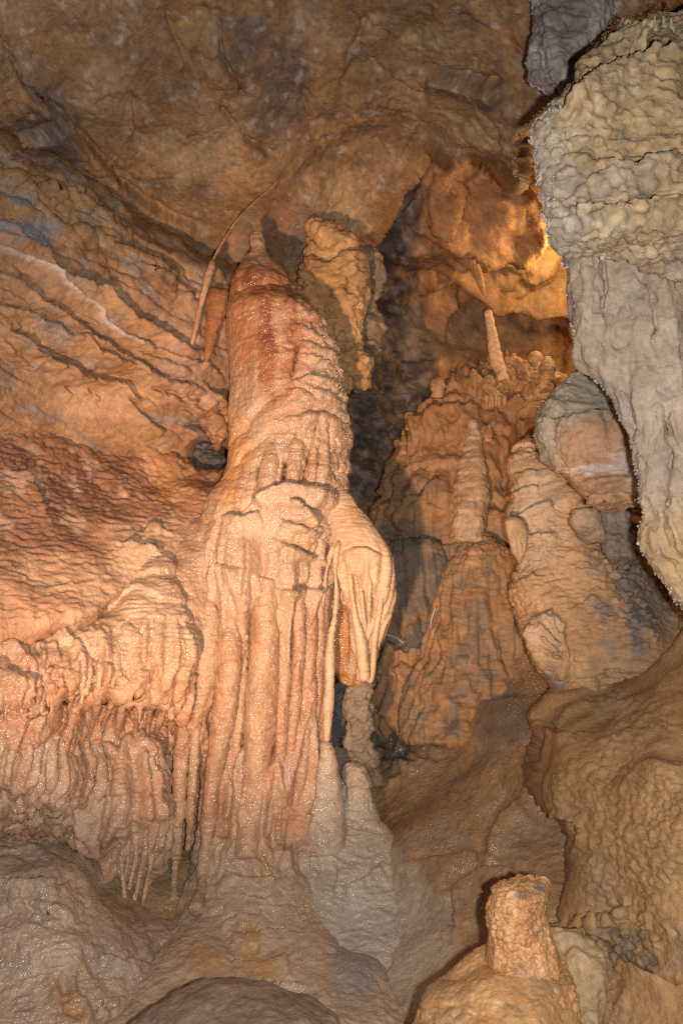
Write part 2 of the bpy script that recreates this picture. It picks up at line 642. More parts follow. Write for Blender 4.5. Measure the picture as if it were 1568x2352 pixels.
def ceil_col(c):
    v = (1.5, 1.5, .45)
    k = mix((.31, .17, .075), (.39, .22, .095), sst(-.25, .35, nz(c.P, 1.3, 5, 21, .65, v)))
    k = mix(k, (.25, .145, .09), .7 * sst(.0, .35, nz(c.P, 1.7, 5, 33, .65, v)))
    k = mix(k, (.20, .165, .145), .4 * sst(.15, .45, nz(c.P, 2.2, 5, 45, .68, v)))
    k = mix(k, (.36, .205, .10), .6 * sst(.12, .4, nz(c.P, 3.1, 5, 55, .68, v)))
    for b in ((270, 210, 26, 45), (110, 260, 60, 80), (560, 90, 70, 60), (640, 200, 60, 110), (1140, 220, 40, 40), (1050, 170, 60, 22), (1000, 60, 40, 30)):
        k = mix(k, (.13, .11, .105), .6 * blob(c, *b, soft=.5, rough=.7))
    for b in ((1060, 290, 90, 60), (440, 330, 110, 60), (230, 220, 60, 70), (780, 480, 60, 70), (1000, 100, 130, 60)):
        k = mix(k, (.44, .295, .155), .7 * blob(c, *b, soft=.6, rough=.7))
    k = mix(k, (.27, .11, .05), .6 * blob(c, 632, 490, 24, 80, .8, .7))
    k = mix(k, (.33, .31, .31), .7 * blob(c, 1270, 120, 55, 130, .5, .6) * sst(-.2, .3, nz(c.P, 14, 2, 3)))
    k = mix(k, WHITE, .3 * sst(.45, .6, nz(c.P, 13, 3, 77)))
    return k * (1 + .25 * nz(c.P, 26, 4, 5, .65, (1.4, 1.4, .6)))[..., None]


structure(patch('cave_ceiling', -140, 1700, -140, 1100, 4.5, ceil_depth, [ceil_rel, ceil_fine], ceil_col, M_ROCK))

# ---- deep alcove behind the column
alc_f = tps([(760, 200, 7.0), (1000, 330, 6.7), (1200, 330, 7.0), (1400, 300, 7.2), (900, 500, 7.2), (1080, 520, 7.2), (1250, 560, 7.7), (1400, 520, 7.6),
             (850, 800, 7.9), (1000, 760, 8.3), (1200, 770, 8.6), (1400, 760, 8.2), (850, 1100, 7.7), (1050, 950, 8.4), (1300, 1000, 8.0), (850, 1400, 7.3), (1100, 1400, 7.4), (1400, 1400, 7.4), (1700, 900, 7.0), (1700, 1500, 6.0), (1000, 1800, 6.9), (600, 1500, 7.2)])
A_LEDGES = [(cr('2', (390, 670), (370, 800), (340, 900), (250, 1000), (160, 1090)), .16, 10, 70), (cr('2', (610, 870), (560, 950), (500, 1000), (400, 1010)), .15, 8, 60),
            (cr('2', (800, 830), (830, 920), (800, 1030), (740, 1130)), .12, 8, 60), (cr('4', (560, 160), (680, 210), (800, 240), (1000, 250), (1080, 260)), -.30, 14, 120),
            (cr('4', (340, 380), (480, 400), (640, 440)), .08, 8, 50), (cr('2', (940, 780), (880, 900), (850, 950), (780, 1060)), .10, 8, 50)]


def alc_rel(c):
    d = lumps(c, .16, 1.4, 3, 61)
    d = d + facets(c, .18, 2.3, 5)
    for p, h, w, L in A_LEDGES:
        d = d + ledge(c, p, h, w, L)
    f1, cid = worley(c.P, 3.2, 7)
    return d + .22 * np.sqrt(np.clip(1 - (f1 / .8) ** 2, 0, 1)) * blob(c, 1110, 500, 110, 90, .4, .2)


def alc_col(c):
    k = mix((.32, .165, .075), (.40, .22, .10), sst(-.2, .3, nz(c.P, 1.6, 3, 71)))
    k = mix(k, (.42, .27, .12), .8 * blob(c, 1250, 600, 90, 110, .4, .5))  # yellow patch paints the hidden lamp's glow into the wall colour
    k = mix(k, (.36, .19, .09), .8 * blob(c, 1090, 440, 110, 110, .4, .5))
    dk = np.maximum(blob(c, 880, 900, 125, 360, .25, .4), blob(c, 910, 470, 55, 130, .4, .4))  # dark rock of the recess, deepened in colour for the column's shadow
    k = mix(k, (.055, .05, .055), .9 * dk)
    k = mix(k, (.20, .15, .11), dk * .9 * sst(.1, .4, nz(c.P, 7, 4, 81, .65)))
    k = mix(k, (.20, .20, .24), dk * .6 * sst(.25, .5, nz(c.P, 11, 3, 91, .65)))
    k = mix(k, (.15, .105, .075), .8 * blob(c, 1080, 780, 110, 60, .4, .4))
    return k * (1 + .3 * nz(c.P, 20, 3, 5))[..., None]


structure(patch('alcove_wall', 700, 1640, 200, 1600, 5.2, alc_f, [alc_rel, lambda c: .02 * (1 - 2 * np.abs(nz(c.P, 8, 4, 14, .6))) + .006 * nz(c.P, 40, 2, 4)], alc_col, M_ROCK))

# ---- bedded wall on the left
wall_f = tps([(-160, 250, 3.9), (-160, 600, 3.7), (-160, 900, 3.75), (0, 330, 4.25), (0, 600, 4.1), (0, 860, 4.2), (200, 430, 4.75), (200, 650, 4.6), (200, 900, 4.75),
              (400, 560, 5.2), (400, 750, 5.1), (400, 980, 5.25), (530, 640, 5.55), (530, 850, 5.5), (530, 1050, 5.8), (620, 900, 6.2), (300, 1200, 5.4), (0, 1200, 4.8), (560, 1200, 6.2)])
WALL_TOP = [(-170, 215)] + cr('w', (0, 100), (150, 230), (420, 360), (600, 450), (760, 570), (880, 660), (1000, 760), (1120, 810), (1200, 890), (1330, 960), (1450, 1000), (1568, 1030)) + [(700, 700)]
W_LEDGES = [
    (cr('w', (0, 340), (120, 400), (200, 530), (290, 600), (350, 680), (450, 720), (600, 730)), .055, 6, 30),
    (cr('w', (-100, 640), (0, 700), (60, 760), (250, 860), (330, 960), (420, 1040), (540, 1070), (650, 1110), (740, 1190), (830, 1270), (960, 1340), (1080, 1400), (1200, 1480), (1340, 1520)), .11, 11, 40),
    (cr('w', (-50, 970), (0, 1000), (130, 1090), (250, 1180), (400, 1260), (520, 1340), (640, 1420), (760, 1500), (880, 1560), (960, 1640), (1080, 1690), (1200, 1720), (1350, 1760)), .07, 7, 28),
    (cr('w', (-50, 1190), (0, 1210), (150, 1250), (300, 1310), (430, 1390), (540, 1400), (640, 1500), (760, 1560), (900, 1600)), .045, 6, 25),
    (cr('w', (60, 1360), (120, 1400), (200, 1480), (300, 1540), (420, 1580), (520, 1650), (640, 1670), (740, 1700), (820, 1700), (880, 1780), (960, 1830)), .09, 9, -1),
    (cr('w', (640, 580), (760, 700), (880, 730)), .05, 6, 25), (cr('w', (740, 820), (860, 860), (1000, 910), (1060, 960), (1180, 1050)), .05, 6, 25),
    (cr('w', (850, 1420), (1000, 1490), (1100, 1540), (1250, 1570), (1390, 1600)), .035, 4, 20), (cr('w', (870, 1510), (1000, 1560), (1120, 1610), (1240, 1640)), .03, 4, 20),
    (cr('w', (980, 1760), (1100, 1800), (1200, 1830), (1280, 1810)), .04, 5, 20), (cr('w', (820, 1800), (900, 1880), (960, 1950), (1080, 2030)), .04, 5, 25),
    (cr('w', (400, 1750), (480, 1800)), .02, 4, 15), (cr('w', (560, 1740), (600, 1790), (670, 1825)), .03, 4, 15), (cr('w', (610, 1860), (700, 1890), (780, 1900)), .012, 3, 12),
    (cr('w', (0, 1440), (60, 1540), (150, 1640), (200, 1640), (250, 1580)), -.05, 6, 30), (cr('w', (1010, 1000), (1100, 1050), (1200, 1110), (1250, 1180)), .05, 6, 25),
    (cr('w', (340, 300), (420, 420), (500, 500), (620, 560)), .05, 6, 25), (cr('w', (60, 250), (150, 330), (260, 430), (360, 460), (420, 530)), .05, 6, 25),
    (cr('w', (1150, 1900), (1280, 1870), (1350, 1800)), .05, 5, 25), (cr('w', (1200, 2010), (1300, 2020), (1400, 2060)), .07, 6, 25), (cr('w', (1380, 1760), (1440, 1840), (1500, 1900)), .07, 6, 25),
    (cr('w', (80, 60), (120, 1000), (260, 1090), (380, 1190), (470, 1260)), .0, 4, 18)]
VEIN = cr('w', (-60, 850), (0, 870), (100, 910), (200, 960), (320, 1020), (370, 1100), (480, 1160), (580, 1220), (640, 1280), (720, 1360), (850, 1430), (960, 1490))


def wall_depth(X, Y):
    wx = 8 * perlin(X * .03, Y * .03, X * 0, 13)
    sd, _ = seg_dist(X, Y + wx, WALL_TOP)
    hol = np.exp(-(((X - 480) / 42) ** 2 + ((Y - 1045) / 48) ** 2) ** 2)
    return wall_f(X, Y) + .45 * hol + .10 * sst(16, 0, sd) + 1.6 * sst(0, -60, sd)


def beds(c, freq, amp, seed):
    q = (c.py - .57 * c.px) / 500.0
    q = q + .035 * nz(c.P, 1.5, 2, seed) + .012 * nz(c.P, 6, 2, seed + 4)
    t = q * freq
    t = t - np.floor(t)
    return amp * (np.minimum(t * 5, 1 - t) - .4) * (.6 + 1.2 * np.clip(nz(c.P, 2.5, 2, seed + 9), -.4, .8))


def wall_rel(c):
    smooth = blob(c, 215, 915, 130, 50, .3, .2)
    d = lumps(c, .04, 1.8, 2, 101) * (1 - smooth)
    d = d + beds(c, 9, .022, 5) * (1 - smooth) + beds(c, 23, .010, 9) * (1 - smooth)
    for p, h, w, L in W_LEDGES:
        d = d + ledge(c, p, h * 1.35, w, L if L > 0 else 22, 6)
    return d + ridge(c, VEIN, 4, .03, 6)


def wall_fine(c):
    smooth = blob(c, 215, 915, 130, 50, .3, .2)
    up = sst(640, 480, c.py - .57 * c.px + 60)
    f1, cid = worley(c.P + .05 * nz(c.P, 8, 1, 3)[..., None], 9, 15, (.7, .7, 1.2))
    kn = .035 * np.sqrt(np.clip(1 - (f1 / .8) ** 2, 0, 1)) * (.3 + cid) * up
    return (kn + .008 * (1 - 2 * np.abs(nz(c.P, 14, 4, 111, .5, (.7, .7, 1.3))))) * (1 - .85 * smooth)


def wall_col(c):
    k = mix((.37, .205, .105), (.42, .245, .13), sst(-.3, .3, nz(c.P, 2.2, 4, 121, .6)))
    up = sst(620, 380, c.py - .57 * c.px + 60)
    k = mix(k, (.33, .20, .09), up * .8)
    k = mix(k, (.25, .13, .07), .6 * sst(.12, .45, nz(c.P, 4, 4, 131, .6)))
    k = mix(k, (.27, .235, .22), .6 * sst(.2, .45, nz(c.P, 5.5, 5, 141, .7, (.6, .6, 1.6))))
    k = mix(k, (.52, .31, .18), .85 * blob(c, 215, 915, 120, 45, .4, .3))
    for b in ((60, 535, 70, 30), (40, 470, 20, 12)):
        k = mix(k, (.20, .205, .235), .85 * blob(c, *b, soft=.4, rough=.5))  # bluish grey painted in as shade where the warm lamp misses
    v = stroke(c, VEIN, lambda s, a: np.exp(-(s / 3.6) ** 2), 12, 6)
    k = mix(k, (.62, .52, .46), .85 * v)
    v2 = stroke(c, WALL_TOP, lambda s, a: np.exp(-((s - 4) / 7) ** 2), 24, 6)
    k = mix(k, (.33, .31, .33), .7 * v2 * sst(-.2, .4, nz(c.P, 12, 2, 3)))
    pk = sst(.0, .5, blob(c, 470, 800, 90, 120, .6, .3))
    k = mix(k, (.52, .30, .19), .5 * pk)
    return k * (1 + .16 * nz(c.P, 24, 3, 5))[..., None]


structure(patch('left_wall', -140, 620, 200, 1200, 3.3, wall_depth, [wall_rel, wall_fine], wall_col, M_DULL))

# ---- floor: one sheet of brown flowstone from the front of the picture to the foot of the mounds
floor_f = tps([(-200, 1850, 4.4), (150, 1880, 4.6), (400, 1980, 4.7), (600, 1900, 5.2), (780, 1750, 5.9), (900, 1480, 6.6), (860, 1600, 6.3), (1000, 1560, 6.2), (1130, 1500, 6.0), (1000, 1700, 5.5), (880, 1780, 5.5),
               (1150, 1650, 5.1), (1150, 1800, 4.7), (960, 1880, 4.8), (1100, 1950, 4.3), (950, 2080, 4.3), (1050, 2150, 3.9), (880, 2300, 3.75), (1000, 2320, 3.5), (1250, 2000, 4.0), (1300, 2200, 3.5), (1250, 2420, 3.1), (900, 2480, 3.2),
               (600, 2200, 4.2), (400, 2300, 3.7), (100, 2200, 3.75), (-200, 2150, 3.7), (-200, 2480, 3.1), (200, 2480, 3.2), (600, 2480, 3.2), (1700, 2300, 3.2), (1700, 1900, 4.0), (1500, 1600, 4.8)])
FL_LEDGES = [(cr('8', (640, 400), (645, 330), (670, 260), (730, 190), (820, 130)), .06, 18, 70), (cr('8', (360, 430), (470, 390), (560, 350), (640, 360), (720, 400), (740, 430)), .045, 12, 45),
             (cr('8', (500, 540), (560, 490), (640, 450), (760, 460), (880, 500)), .045, 12, 45), (cr('8', (500, 720), (510, 620), (500, 560)), .04, 6, 30),
             (cr('6', (490, 880), (560, 850), (700, 870), (820, 850)), .05, 7, 50), (cr('6', (750, 760), (760, 720), (830, 670), (880, 660)), .10, 8, 50), (cr('6', (130, 860), (260, 830), (400, 820), (530, 860)), .06, 8, 30)]


def floor_rel(c):
    d = lumps(c, .06, 1.7, 2, 201)
    rk = blob(c, 900, 1680, 110, 100, .35, .4)
    d = d + rk * (.05 * nz(c.P, 5, 4, 205) + .05 * (1 - 2 * np.abs(nz(c.P, 7, 3, 207))))
    for p, h, w, L in FL_LEDGES:
        d = d + ledge(c, p, h, w, L)
    return d


def floor_fine(c):
    return billow(c, .007, 13, 2, 211, (1, .7, 1)) + .003 * nz(c.P, 45, 2, 213)


def floor_col(c):
    k = mix((.36, .205, .10), (.41, .24, .12), sst(-.2, .3, nz(c.P, 2, 3, 221)))
    k = mix(k, (.30, .22, .15), .6 * sst(.0, .4, nz(c.P, 3.2, 3, 227)))
    k = mix(k, (.45, .37, .285), .85 * blob(c, 900, 2180, 130, 200, .4, .3))
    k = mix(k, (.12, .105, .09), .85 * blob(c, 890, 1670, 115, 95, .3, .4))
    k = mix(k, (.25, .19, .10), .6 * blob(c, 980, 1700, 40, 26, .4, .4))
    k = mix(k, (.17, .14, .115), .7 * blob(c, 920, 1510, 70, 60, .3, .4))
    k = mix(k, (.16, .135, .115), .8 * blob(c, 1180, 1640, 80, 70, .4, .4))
    return k * (1 + .13 * nz(c.P, 22, 3, 5))[..., None]


structure(patch('cave_floor', -200, 1650, 1400, 2480, 4.8, floor_f, [floor_rel, floor_fine], floor_col, M_WET))


# ---- the cave closes in on both sides beyond the picture
structure(patch('outer_wall', 1610, 3200, -400, 2800, 12, lambda X, Y: 3.75 - .9 * (X - 1610) / 1600 + 0 * Y, [lambda c: lumps(c, .14, 1.2, 3, 231) + facets(c, .1, 1.6, 232, .1), lambda c: .02 * nz(c.P, 7, 3, 233)], ceil_col, M_ROCK))
structure(patch('outer_wall', -1600, -125, -400, 2800, 12, lambda X, Y: 4.1 + .9 * (X + 125) / 1500 + 0 * Y, [lambda c: lumps(c, .14, 1.2, 3, 235) + facets(c, .1, 1.6, 236, .1), lambda c: .02 * nz(c.P, 7, 3, 237)], ceil_col, M_ROCK))

# ================================================================== LEFT FLOWSTONE BANK
bank = thing('flowstone_bank', 'broad orange flowstone bank sloping from the left wall with a fringe of drips', 'flowstone', 200, 1900, 4.6)
BANK_TOP = [(-200, 745), (-60, 805)] + cr('w', (0, 1640), (130, 1710), (330, 1790), (520, 1890), (700, 1970), (860, 2040), (1000, 2110)) + \
    [(375, 1022), (400, 1010), (414, 1022), (425, 1050), (440, 1082), (470, 1092), (510, 1088), (620, 1090)]
FRINGE = cr('5', (-200, 900), (0, 880), (60, 860), (140, 840), (230, 820), (290, 780), (420, 800), (480, 780), (550, 750), (570, 800), (640, 830), (720, 850), (770, 880), (860, 960), (900, 1050))
bank_f = tps([(-200, 760, 4.5), (-200, 1000, 4.05), (-200, 1250, 3.75), (-200, 1500, 3.55), (-200, 1700, 3.6), (0, 860, 4.75), (0, 1000, 4.4), (0, 1200, 4.05), (0, 1400, 3.8), (0, 1560, 3.72), (0, 1650, 3.75),
              (200, 950, 5.1), (200, 1080, 4.75), (200, 1250, 4.35), (200, 1380, 4.05), (200, 1520, 3.95), (200, 1620, 3.98), (340, 1060, 5.2), (400, 1150, 4.98), (340, 1280, 4.55), (400, 1300, 4.62), (340, 1430, 4.3), (400, 1450, 4.42), (400, 1600, 4.35),
              (480, 1120, 5.05), (480, 1300, 4.8), (480, 1500, 4.75), (0, 1800, 3.85), (300, 1800, 4.3)])


def bank_depth(X, Y):
    w = 5 * perlin(X * .03, Y * .03, X * 0, 23) + 3 * perlin(X * .09, Y * .09, X * 0, 24)
    sd, _ = seg_dist(X, Y + w, BANK_TOP)
    cd, _ = seg_dist(X, Y, CAS_TOP)
    return bank_f(X, Y) + .18 * sst(60, 0, sd) ** 2 + 1.5 * sst(0, -50, sd) + .7 * sst(10, 90, cd)


CAS_TOP = [(-170, 1452), (0, 1442), (60, 1425), (130, 1405), (200, 1392), (250, 1360), (300, 1310), (318, 1272), (334, 1250), (350, 1243), (366, 1250), (385, 1264), (410, 1235), (440, 1196), (470, 1182), (500, 1186), (580, 1176)]
B_CREASE = [(cr('5', (560, 150), (640, 180), (690, 170)), .06, 6, 20), (cr('5', (640, 100), (700, 60), (740, 90)), .04, 6, 20), (cr('3', (100, 960), (190, 1090), (220, 1176)), .05, 9, 30)]
CAS_CREASE = [(cr('5', (750, 180), (780, 160), (795, 140)), .06, 7, 18), (cr('5', (740, 450), (790, 480), (830, 500), (885, 575)), .06, 6, 30),
              (cr('5', (255, 515), (280, 550), (340, 600), (410, 660), (470, 690)), .06, 6, 30), (cr('5', (0, 640), (30, 690), (60, 760), (130, 770), (220, 710), (280, 725)), .06, 6, 28), (cr('5', (470, 690), (500, 700), (545, 710), (560, 745)), .06, 6, 28),
              (cr('5', (100, 840), (180, 790), (290, 760)), .04, 5, 20), (cr('5', (740, 700), (840, 720), (890, 745)), .045, 5, 20), (cr('5', (760, 340), (830, 370), (870, 400)), .05, 6, 25), (cr('5', (960, 60), (965, 200), (960, 300)), .05, 5, 25)]


def bank_rel(c):
    d = lumps(c, .05, 2.4, 2, 301)
    for p, h, w, L in B_CREASE:
        d = d + ledge(c, p, h, w, L)
    low = sst(1330, 1500, c.py)
    return d + streaks(c, .028, 9, 305, .8) * low + low * popcorn(c, .03, 10, 306, (1, 1, .6)) * .6


def bank_fine(c):
    up = sst(1280, 1050, c.py + .25 * c.px - 60)
    low = sst(1420, 1520, c.py)
    # ripples running along the slope
    n = nz(c.P, 17, 2, 311, .55, (.55, .55, 1.9))
    d = .020 * (1 - 2 * np.abs(n)) * (.45 + .55 * up)
    d = d + ripple(c, .0045, 55, 315) * (1 - .6 * up)
    return d + low * .010 * (1 - 2.2 * np.abs(nz(c.P, 22, 2, 317, .5, (1, 1, .5))))


def bank_col(c):
    k = mix((.47, .255, .14), (.53, .31, .18), sst(-.2, .3, nz(c.P, 3, 3, 321)))
    up = sst(1330, 1130, c.py + .35 * c.px - 100)  # upper slope coloured darker, painting in the shade of its upturned face
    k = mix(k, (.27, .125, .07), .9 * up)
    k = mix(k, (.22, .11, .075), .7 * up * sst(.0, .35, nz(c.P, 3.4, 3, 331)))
    k = mix(k, (.52, .25, .10), .8 * blob(c, 395, 1090, 65, 70, .5, .4))  # orange patch paints the floodlight's glow into the slope
    k = mix(k, (.58, .40, .255), .8 * blob(c, 360, 1330, 120, 110, .5, .3))
    low = sst(1480, 1600, c.py)
    k = mix(k, (.46, .215, .115), .75 * low)
    k = mix(k, (.55, .36, .23), .5 * sst(.1, .45, nz(c.P, 6, 3, 341)))
    return k * (1 + .10 * nz(c.P, 24, 2, 5))[..., None]


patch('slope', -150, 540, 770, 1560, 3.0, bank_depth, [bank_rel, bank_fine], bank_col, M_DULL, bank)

# the bright cascade in front: a rounded shoulder falling to a ragged, dripping hem
cas_f = tps([(-160, 1450, 3.75), (0, 1445, 3.88), (130, 1405, 4.18), (250, 1365, 4.36), (345, 1250, 4.66), (345, 1330, 4.4), (440, 1200, 4.76), (440, 1350, 4.52), (510, 1200, 4.76), (510, 1400, 4.62), (570, 1300, 4.72), (-160, 1600, 3.5), (0, 1560, 3.62), (130, 1530, 3.88), (250, 1500, 4.05),
             (345, 1450, 4.2), (440, 1500, 4.45), (-160, 1720, 3.58), (0, 1680, 3.66), (200, 1640, 4.0), (345, 1600, 4.22), (430, 1620, 4.42), (510, 1650, 4.75)])


def cas_depth(X, Y):
    w = 4 * perlin(X * .03, Y * .03, X * 0, 23) + 3 * perlin(X * .09, Y * .09, X * 0, 24)
    sd, _ = seg_dist(X, Y + w, CAS_TOP)
    fd, _ = seg_dist(X, Y + 4 * w, FRINGE)
    t = np.clip(1 - sd / 70, 0, 1)
    return cas_f(X, Y) + .3 * (1 - np.sqrt(np.clip(1 - t * t, 0, 1))) + .8 * sst(0, -45, sd) + (.05 + .30 * sst(80, 220, X)) * sst(0, 34, fd)


def cas_rel(c):
    d = lumps(c, .035, 3, 2, 301)
    low = sst(1400, 1500, c.py)
    for p, hh, w, L in CAS_CREASE:
        d = d + ledge(c, p, hh * .45, w * 1.3, L, 5)
    d = d + streaks(c, .04, 7.5, 305, .55) * low + streaks(c, .018, 17, 307, .8) * low
    f1, cid = worley(c.P, 6, 13, (1, 1, .6))
    return d + low * .03 * (np.sqrt(np.clip(1 - (f1 / .85) ** 2, 0, 1)) - .5)


def cas_col(c):
    k = mix((.45, .28, .17), (.49, .33, .215), sst(-.2, .3, nz(c.P, 3, 3, 321)))
    st = nz(c.P, 6, 3, 323, .6, (1.8, 1.8, .35))
    low = sst(1430, 1620, c.py + 30 * st)
    k = mix(k, (.49, .245, .14), .8 * low)
    k = mix(k, (.49, .315, .20), .6 * sst(.1, .4, st))
    k = mix(k, (.40, .17, .085), .6 * low * sst(.12, .4, nz(c.P, 9, 3, 325, .6, (1.4, 1.4, .6))))
    return k * (1 + .09 * nz(c.P, 24, 2, 5))[..., None]


patch('cascade', -150, 580, 1150, 1760, 2.7, cas_depth, [cas_rel, lambda c: ripple(c, .0055, 52, 315, 9) + .007 * nz(c.P, 22, 2, 317) * sst(1400, 1500, c.py)], cas_col, M_WET, bank)

cone = Prof([(1238, 345, 355, 4.64), (1244, 336, 364, 4.62), (1262, 322, 374, 4.58), (1300, 298, 398, 4.52), (1350, 258, 424, 4.46), (1400, 212, 440, 4.41), (1450, 178, 448, 4.37), (1510, 160, 446, 4.35), (1560, 168, 436, 4.36), (1600, 190, 420, 4.42)], .62)


def cone_rel(c):
    low = sst(1380, 1500, c.py)
    return lumps(c, .03, 4, 2, 341) + tiers(c, .022, .17, 342, .8) + streaks(c, .035, 9, 343, .6) * low + streaks(c, .016, 19, 344, .8) * low


loft('cone', cone, 2.8, [cone_rel, lambda c: ripple(c, .006, 50, 345, 9) + .004 * nz(c.P, 24, 2, 346)], lambda c: mix(cas_col(c), (.52, .36, .24), .55 * sst(1520, 1380, c.py)), M_WET, bank)

# the dripping face under the fringe
under_f = tps([(-220, 1560, 3.68), (-220, 1750, 3.58), (-220, 1960, 4.0), (0, 1560, 3.83), (0, 1700, 3.73), (0, 1840, 3.78), (0, 1960, 4.3), (130, 1600, 4.13), (130, 1750, 4.00), (130, 1860, 4.04), (130, 1960, 4.6),
               (230, 1640, 4.48), (230, 1800, 4.33), (230, 1920, 4.6), (350, 1640, 4.65), (350, 1900, 4.8), (430, 1700, 4.85), (430, 2000, 5.0), (200, 2020, 4.9), (400, 2100, 5.0), (0, 2050, 4.7)])


def under_col(c):
    k = mix((.47, .285, .18), (.51, .34, .225), sst(-.2, .35, nz(c.P, 5, 3, 351)))
    k = mix(k, (.42, .205, .115), .5 * sst(.1, .4, nz(c.P, 4, 2, 353, an=(2, 2, .5))))
    return k * (1 + .1 * nz(c.P, 24, 2, 5))[..., None]


patch('drip_face', -220, 470, 1540, 2080, 3.0, under_f,
      [lambda c: lumps(c, .03, 3, 2, 361) + streaks(c, .045, 10, 363, 1.1) + streaks(c, .02, 22, 364, 1.6), lambda c: ripple(c, .004, 60, 365) + .008 * nz(c.P, 26, 2, 366)], under_col, M_WET, bank)


def flow_rel(amp=.004, f=60, lump=.012, seed=0):
    return [lambda c: lumps(c, lump, 7, 2, seed) + lumps(c, lump * .35, 22, 1, seed + 1), lambda c: ripple(c, amp, f, seed, 12)]


def flow_col(base=TAN, other=None, seed=0, m=.6):
    other = other or (.47, .235, .125)

    def f(c):
        k = mix(base, other, m * sst(-.1, .4, nz(c.P, 4, 3, 900 + seed, an=(1.6, 1.6, .6))))
        return k * (1 + .10 * nz(c.P, 26, 2, 5))[..., None]
    return f


DRIPS = [((340, 790), (320, 880), (285, 985), 34, 12), ((412, 780), (370, 890), (318, 985), 34, 11), ((452, 820), (440, 920), (408, 1030), 36, 12), ((525, 840), (490, 940), (448, 1050), 30, 11), ((565, 850), (545, 980), (524, 1110), 34, 13),
         ((612, 800), (628, 930), (614, 1090), 30, 13), ((712, 800), (692, 900), (668, 1075), 34, 13), ((760, 850), (735, 960), (690, 1085), 36, 14), ((215, 800), (205, 870), (188, 960), 34, 13), ((150, 820), (125, 890), (100, 960), 34, 13),
         ((60, 850), (45, 900), (18, 960), 36, 14), ((-10, 880), (-30, 930), (-50, 990), 34, 14), ((270, 790), (255, 860), (240, 930), 30, 13), ((660, 830), (655, 900), (640, 980), 26, 10), ((490, 800), (470, 860), (455, 930), 28, 12)]
for i, (a, b, e, w0, w1) in enumerate(DRIPS):
    (ax, ay), (bx, by), (ex, ey) = cr('5', a, b, e)
    da = float(cas_f(np.array(ax), np.array(ay - 30))) + .02
    db = float(under_f(np.array(bx), np.array(by))) - .13
    de = float(under_f(np.array(ex), np.array(ey))) - .03
    tube('drip', [(ax + 2, ay - 30, da + .06, w0 * .7), (ax, ay, da + .02, w0 * .62), (bx, by, (da * .5 + db * .5), w0 * .40), ((bx + ex) / 2, (by + ey) / 2, db, w1 * .6), (ex, ey, de, w1 * .55), (ex - 1, ey + 10, de + .03, w1 * .35)],
         2.6, flow_rel(.003, 70, .006, 400 + i), flow_col((.52, .31, .19), (.48, .23, .12), i), M_WET, bank)

rd = np.random.RandomState(12)
for i in range(34):
    x = -120 + 555 * (i + rd.rand()) / 34
    y0 = 1455 + 60 * rd.rand() - (60 if x > 300 else 0)
    y1 = np.interp(x, [p[0] for p in FRINGE], [p[1] for p in FRINGE]) + rd.uniform(-10, 70)
    lean = -.10 * (y1 - y0) * (1 if x < 250 else .3)
    w = rd.uniform(14, 26)
    q = []
    for j, t in enumerate((0, .25, .5, .75, .92, 1)):
        vx, vy = x + lean * t + rd.normal() * 1.5, y0 + (y1 - y0) * t
        q.append((vx, vy, float(cas_f(np.array(vx), np.array(min(vy, 1640)))) + (.06, .02, .0, -.005, -.01, .0)[j], w * (.6, .9, 1, .7, .45, .25)[j]))
    tube('drip', q, 2.8, flow_rel(.0035, 64, .01, 460 + i), flow_col((.54, .33, .205), (.48, .235, .13), i, .8), M_WET, bank)

# lower dripping bulge in front of the drip face
lob = Prof([(1672, 300, 330, 4.62), (1690, 262, 352, 4.58), (1720, 225, 366, 4.52), (1780, 190, 374, 4.48), (1850, 170, 376, 4.46), (1905, 176, 374, 4.46), (1960, 205, 364, 4.48), (2005, 235, 350, 4.5), (2045, 262, 335, 4.54)], .8)


def lobe_rel(c):
    return lumps(c, .05, 4, 3, 371) + tiers(c, .022, .17, 372) + streaks(c, .05, 9, 373, 1.1) + streaks(c, .02, 20, 375, 1.3)


loft('lobe', lob, 2.7, [lobe_rel, lambda c: ripple(c, .0045, 58, 374) + .004 * nz(c.P, 40, 1, 3)], flow_col((.50, .325, .21), (.45, .24, .14), 7, .7), M_WET, bank)
for i, (pts) in enumerate([[(505, 330, 30), (500, 430, 22), (490, 520, 17), (486, 600, 20)], [(545, 330, 30), (556, 430, 20), (566, 520, 18), (575, 615, 24)], [(625, 300, 30), (625, 400, 20), (605, 500, 16), (590, 560, 18)],
                           [(660, 280, 32), (668, 360, 24), (640, 500, 18), (618, 610, 20)], [(705, 320, 34), (695, 420, 24), (672, 540, 18), (652, 645, 18)], [(590, 330, 26), (588, 420, 16), (575, 500, 12)],
                           [(195, 60, 26), (190, 180, 22), (205, 290, 16)], [(260, 30, 26), (240, 130, 20), (235, 280, 16)], [(130, 40, 26), (120, 130, 20), (118, 230, 14)], [(330, 20, 30), (310, 120, 22), (300, 230, 16)]]):
    q = []
    for j, (x, y, w) in enumerate(pts):
        (vx, vy), = cr('7', (x, y))
        dd = lob.front(np.clip(vx, 205, 365), min(vy, 1960)) - .015 + (.05 if j == 0 else 0) if i < 6 else float(under_f(np.array(vx), np.array(vy))) - .02
        q.append((vx, vy, dd, w * .55))
    tube('drip', q, 2.6, flow_rel(.003, 70, .005, 430 + i), flow_col((.55, .35, .22), (.48, .22, .11), i), M_WET, bank)

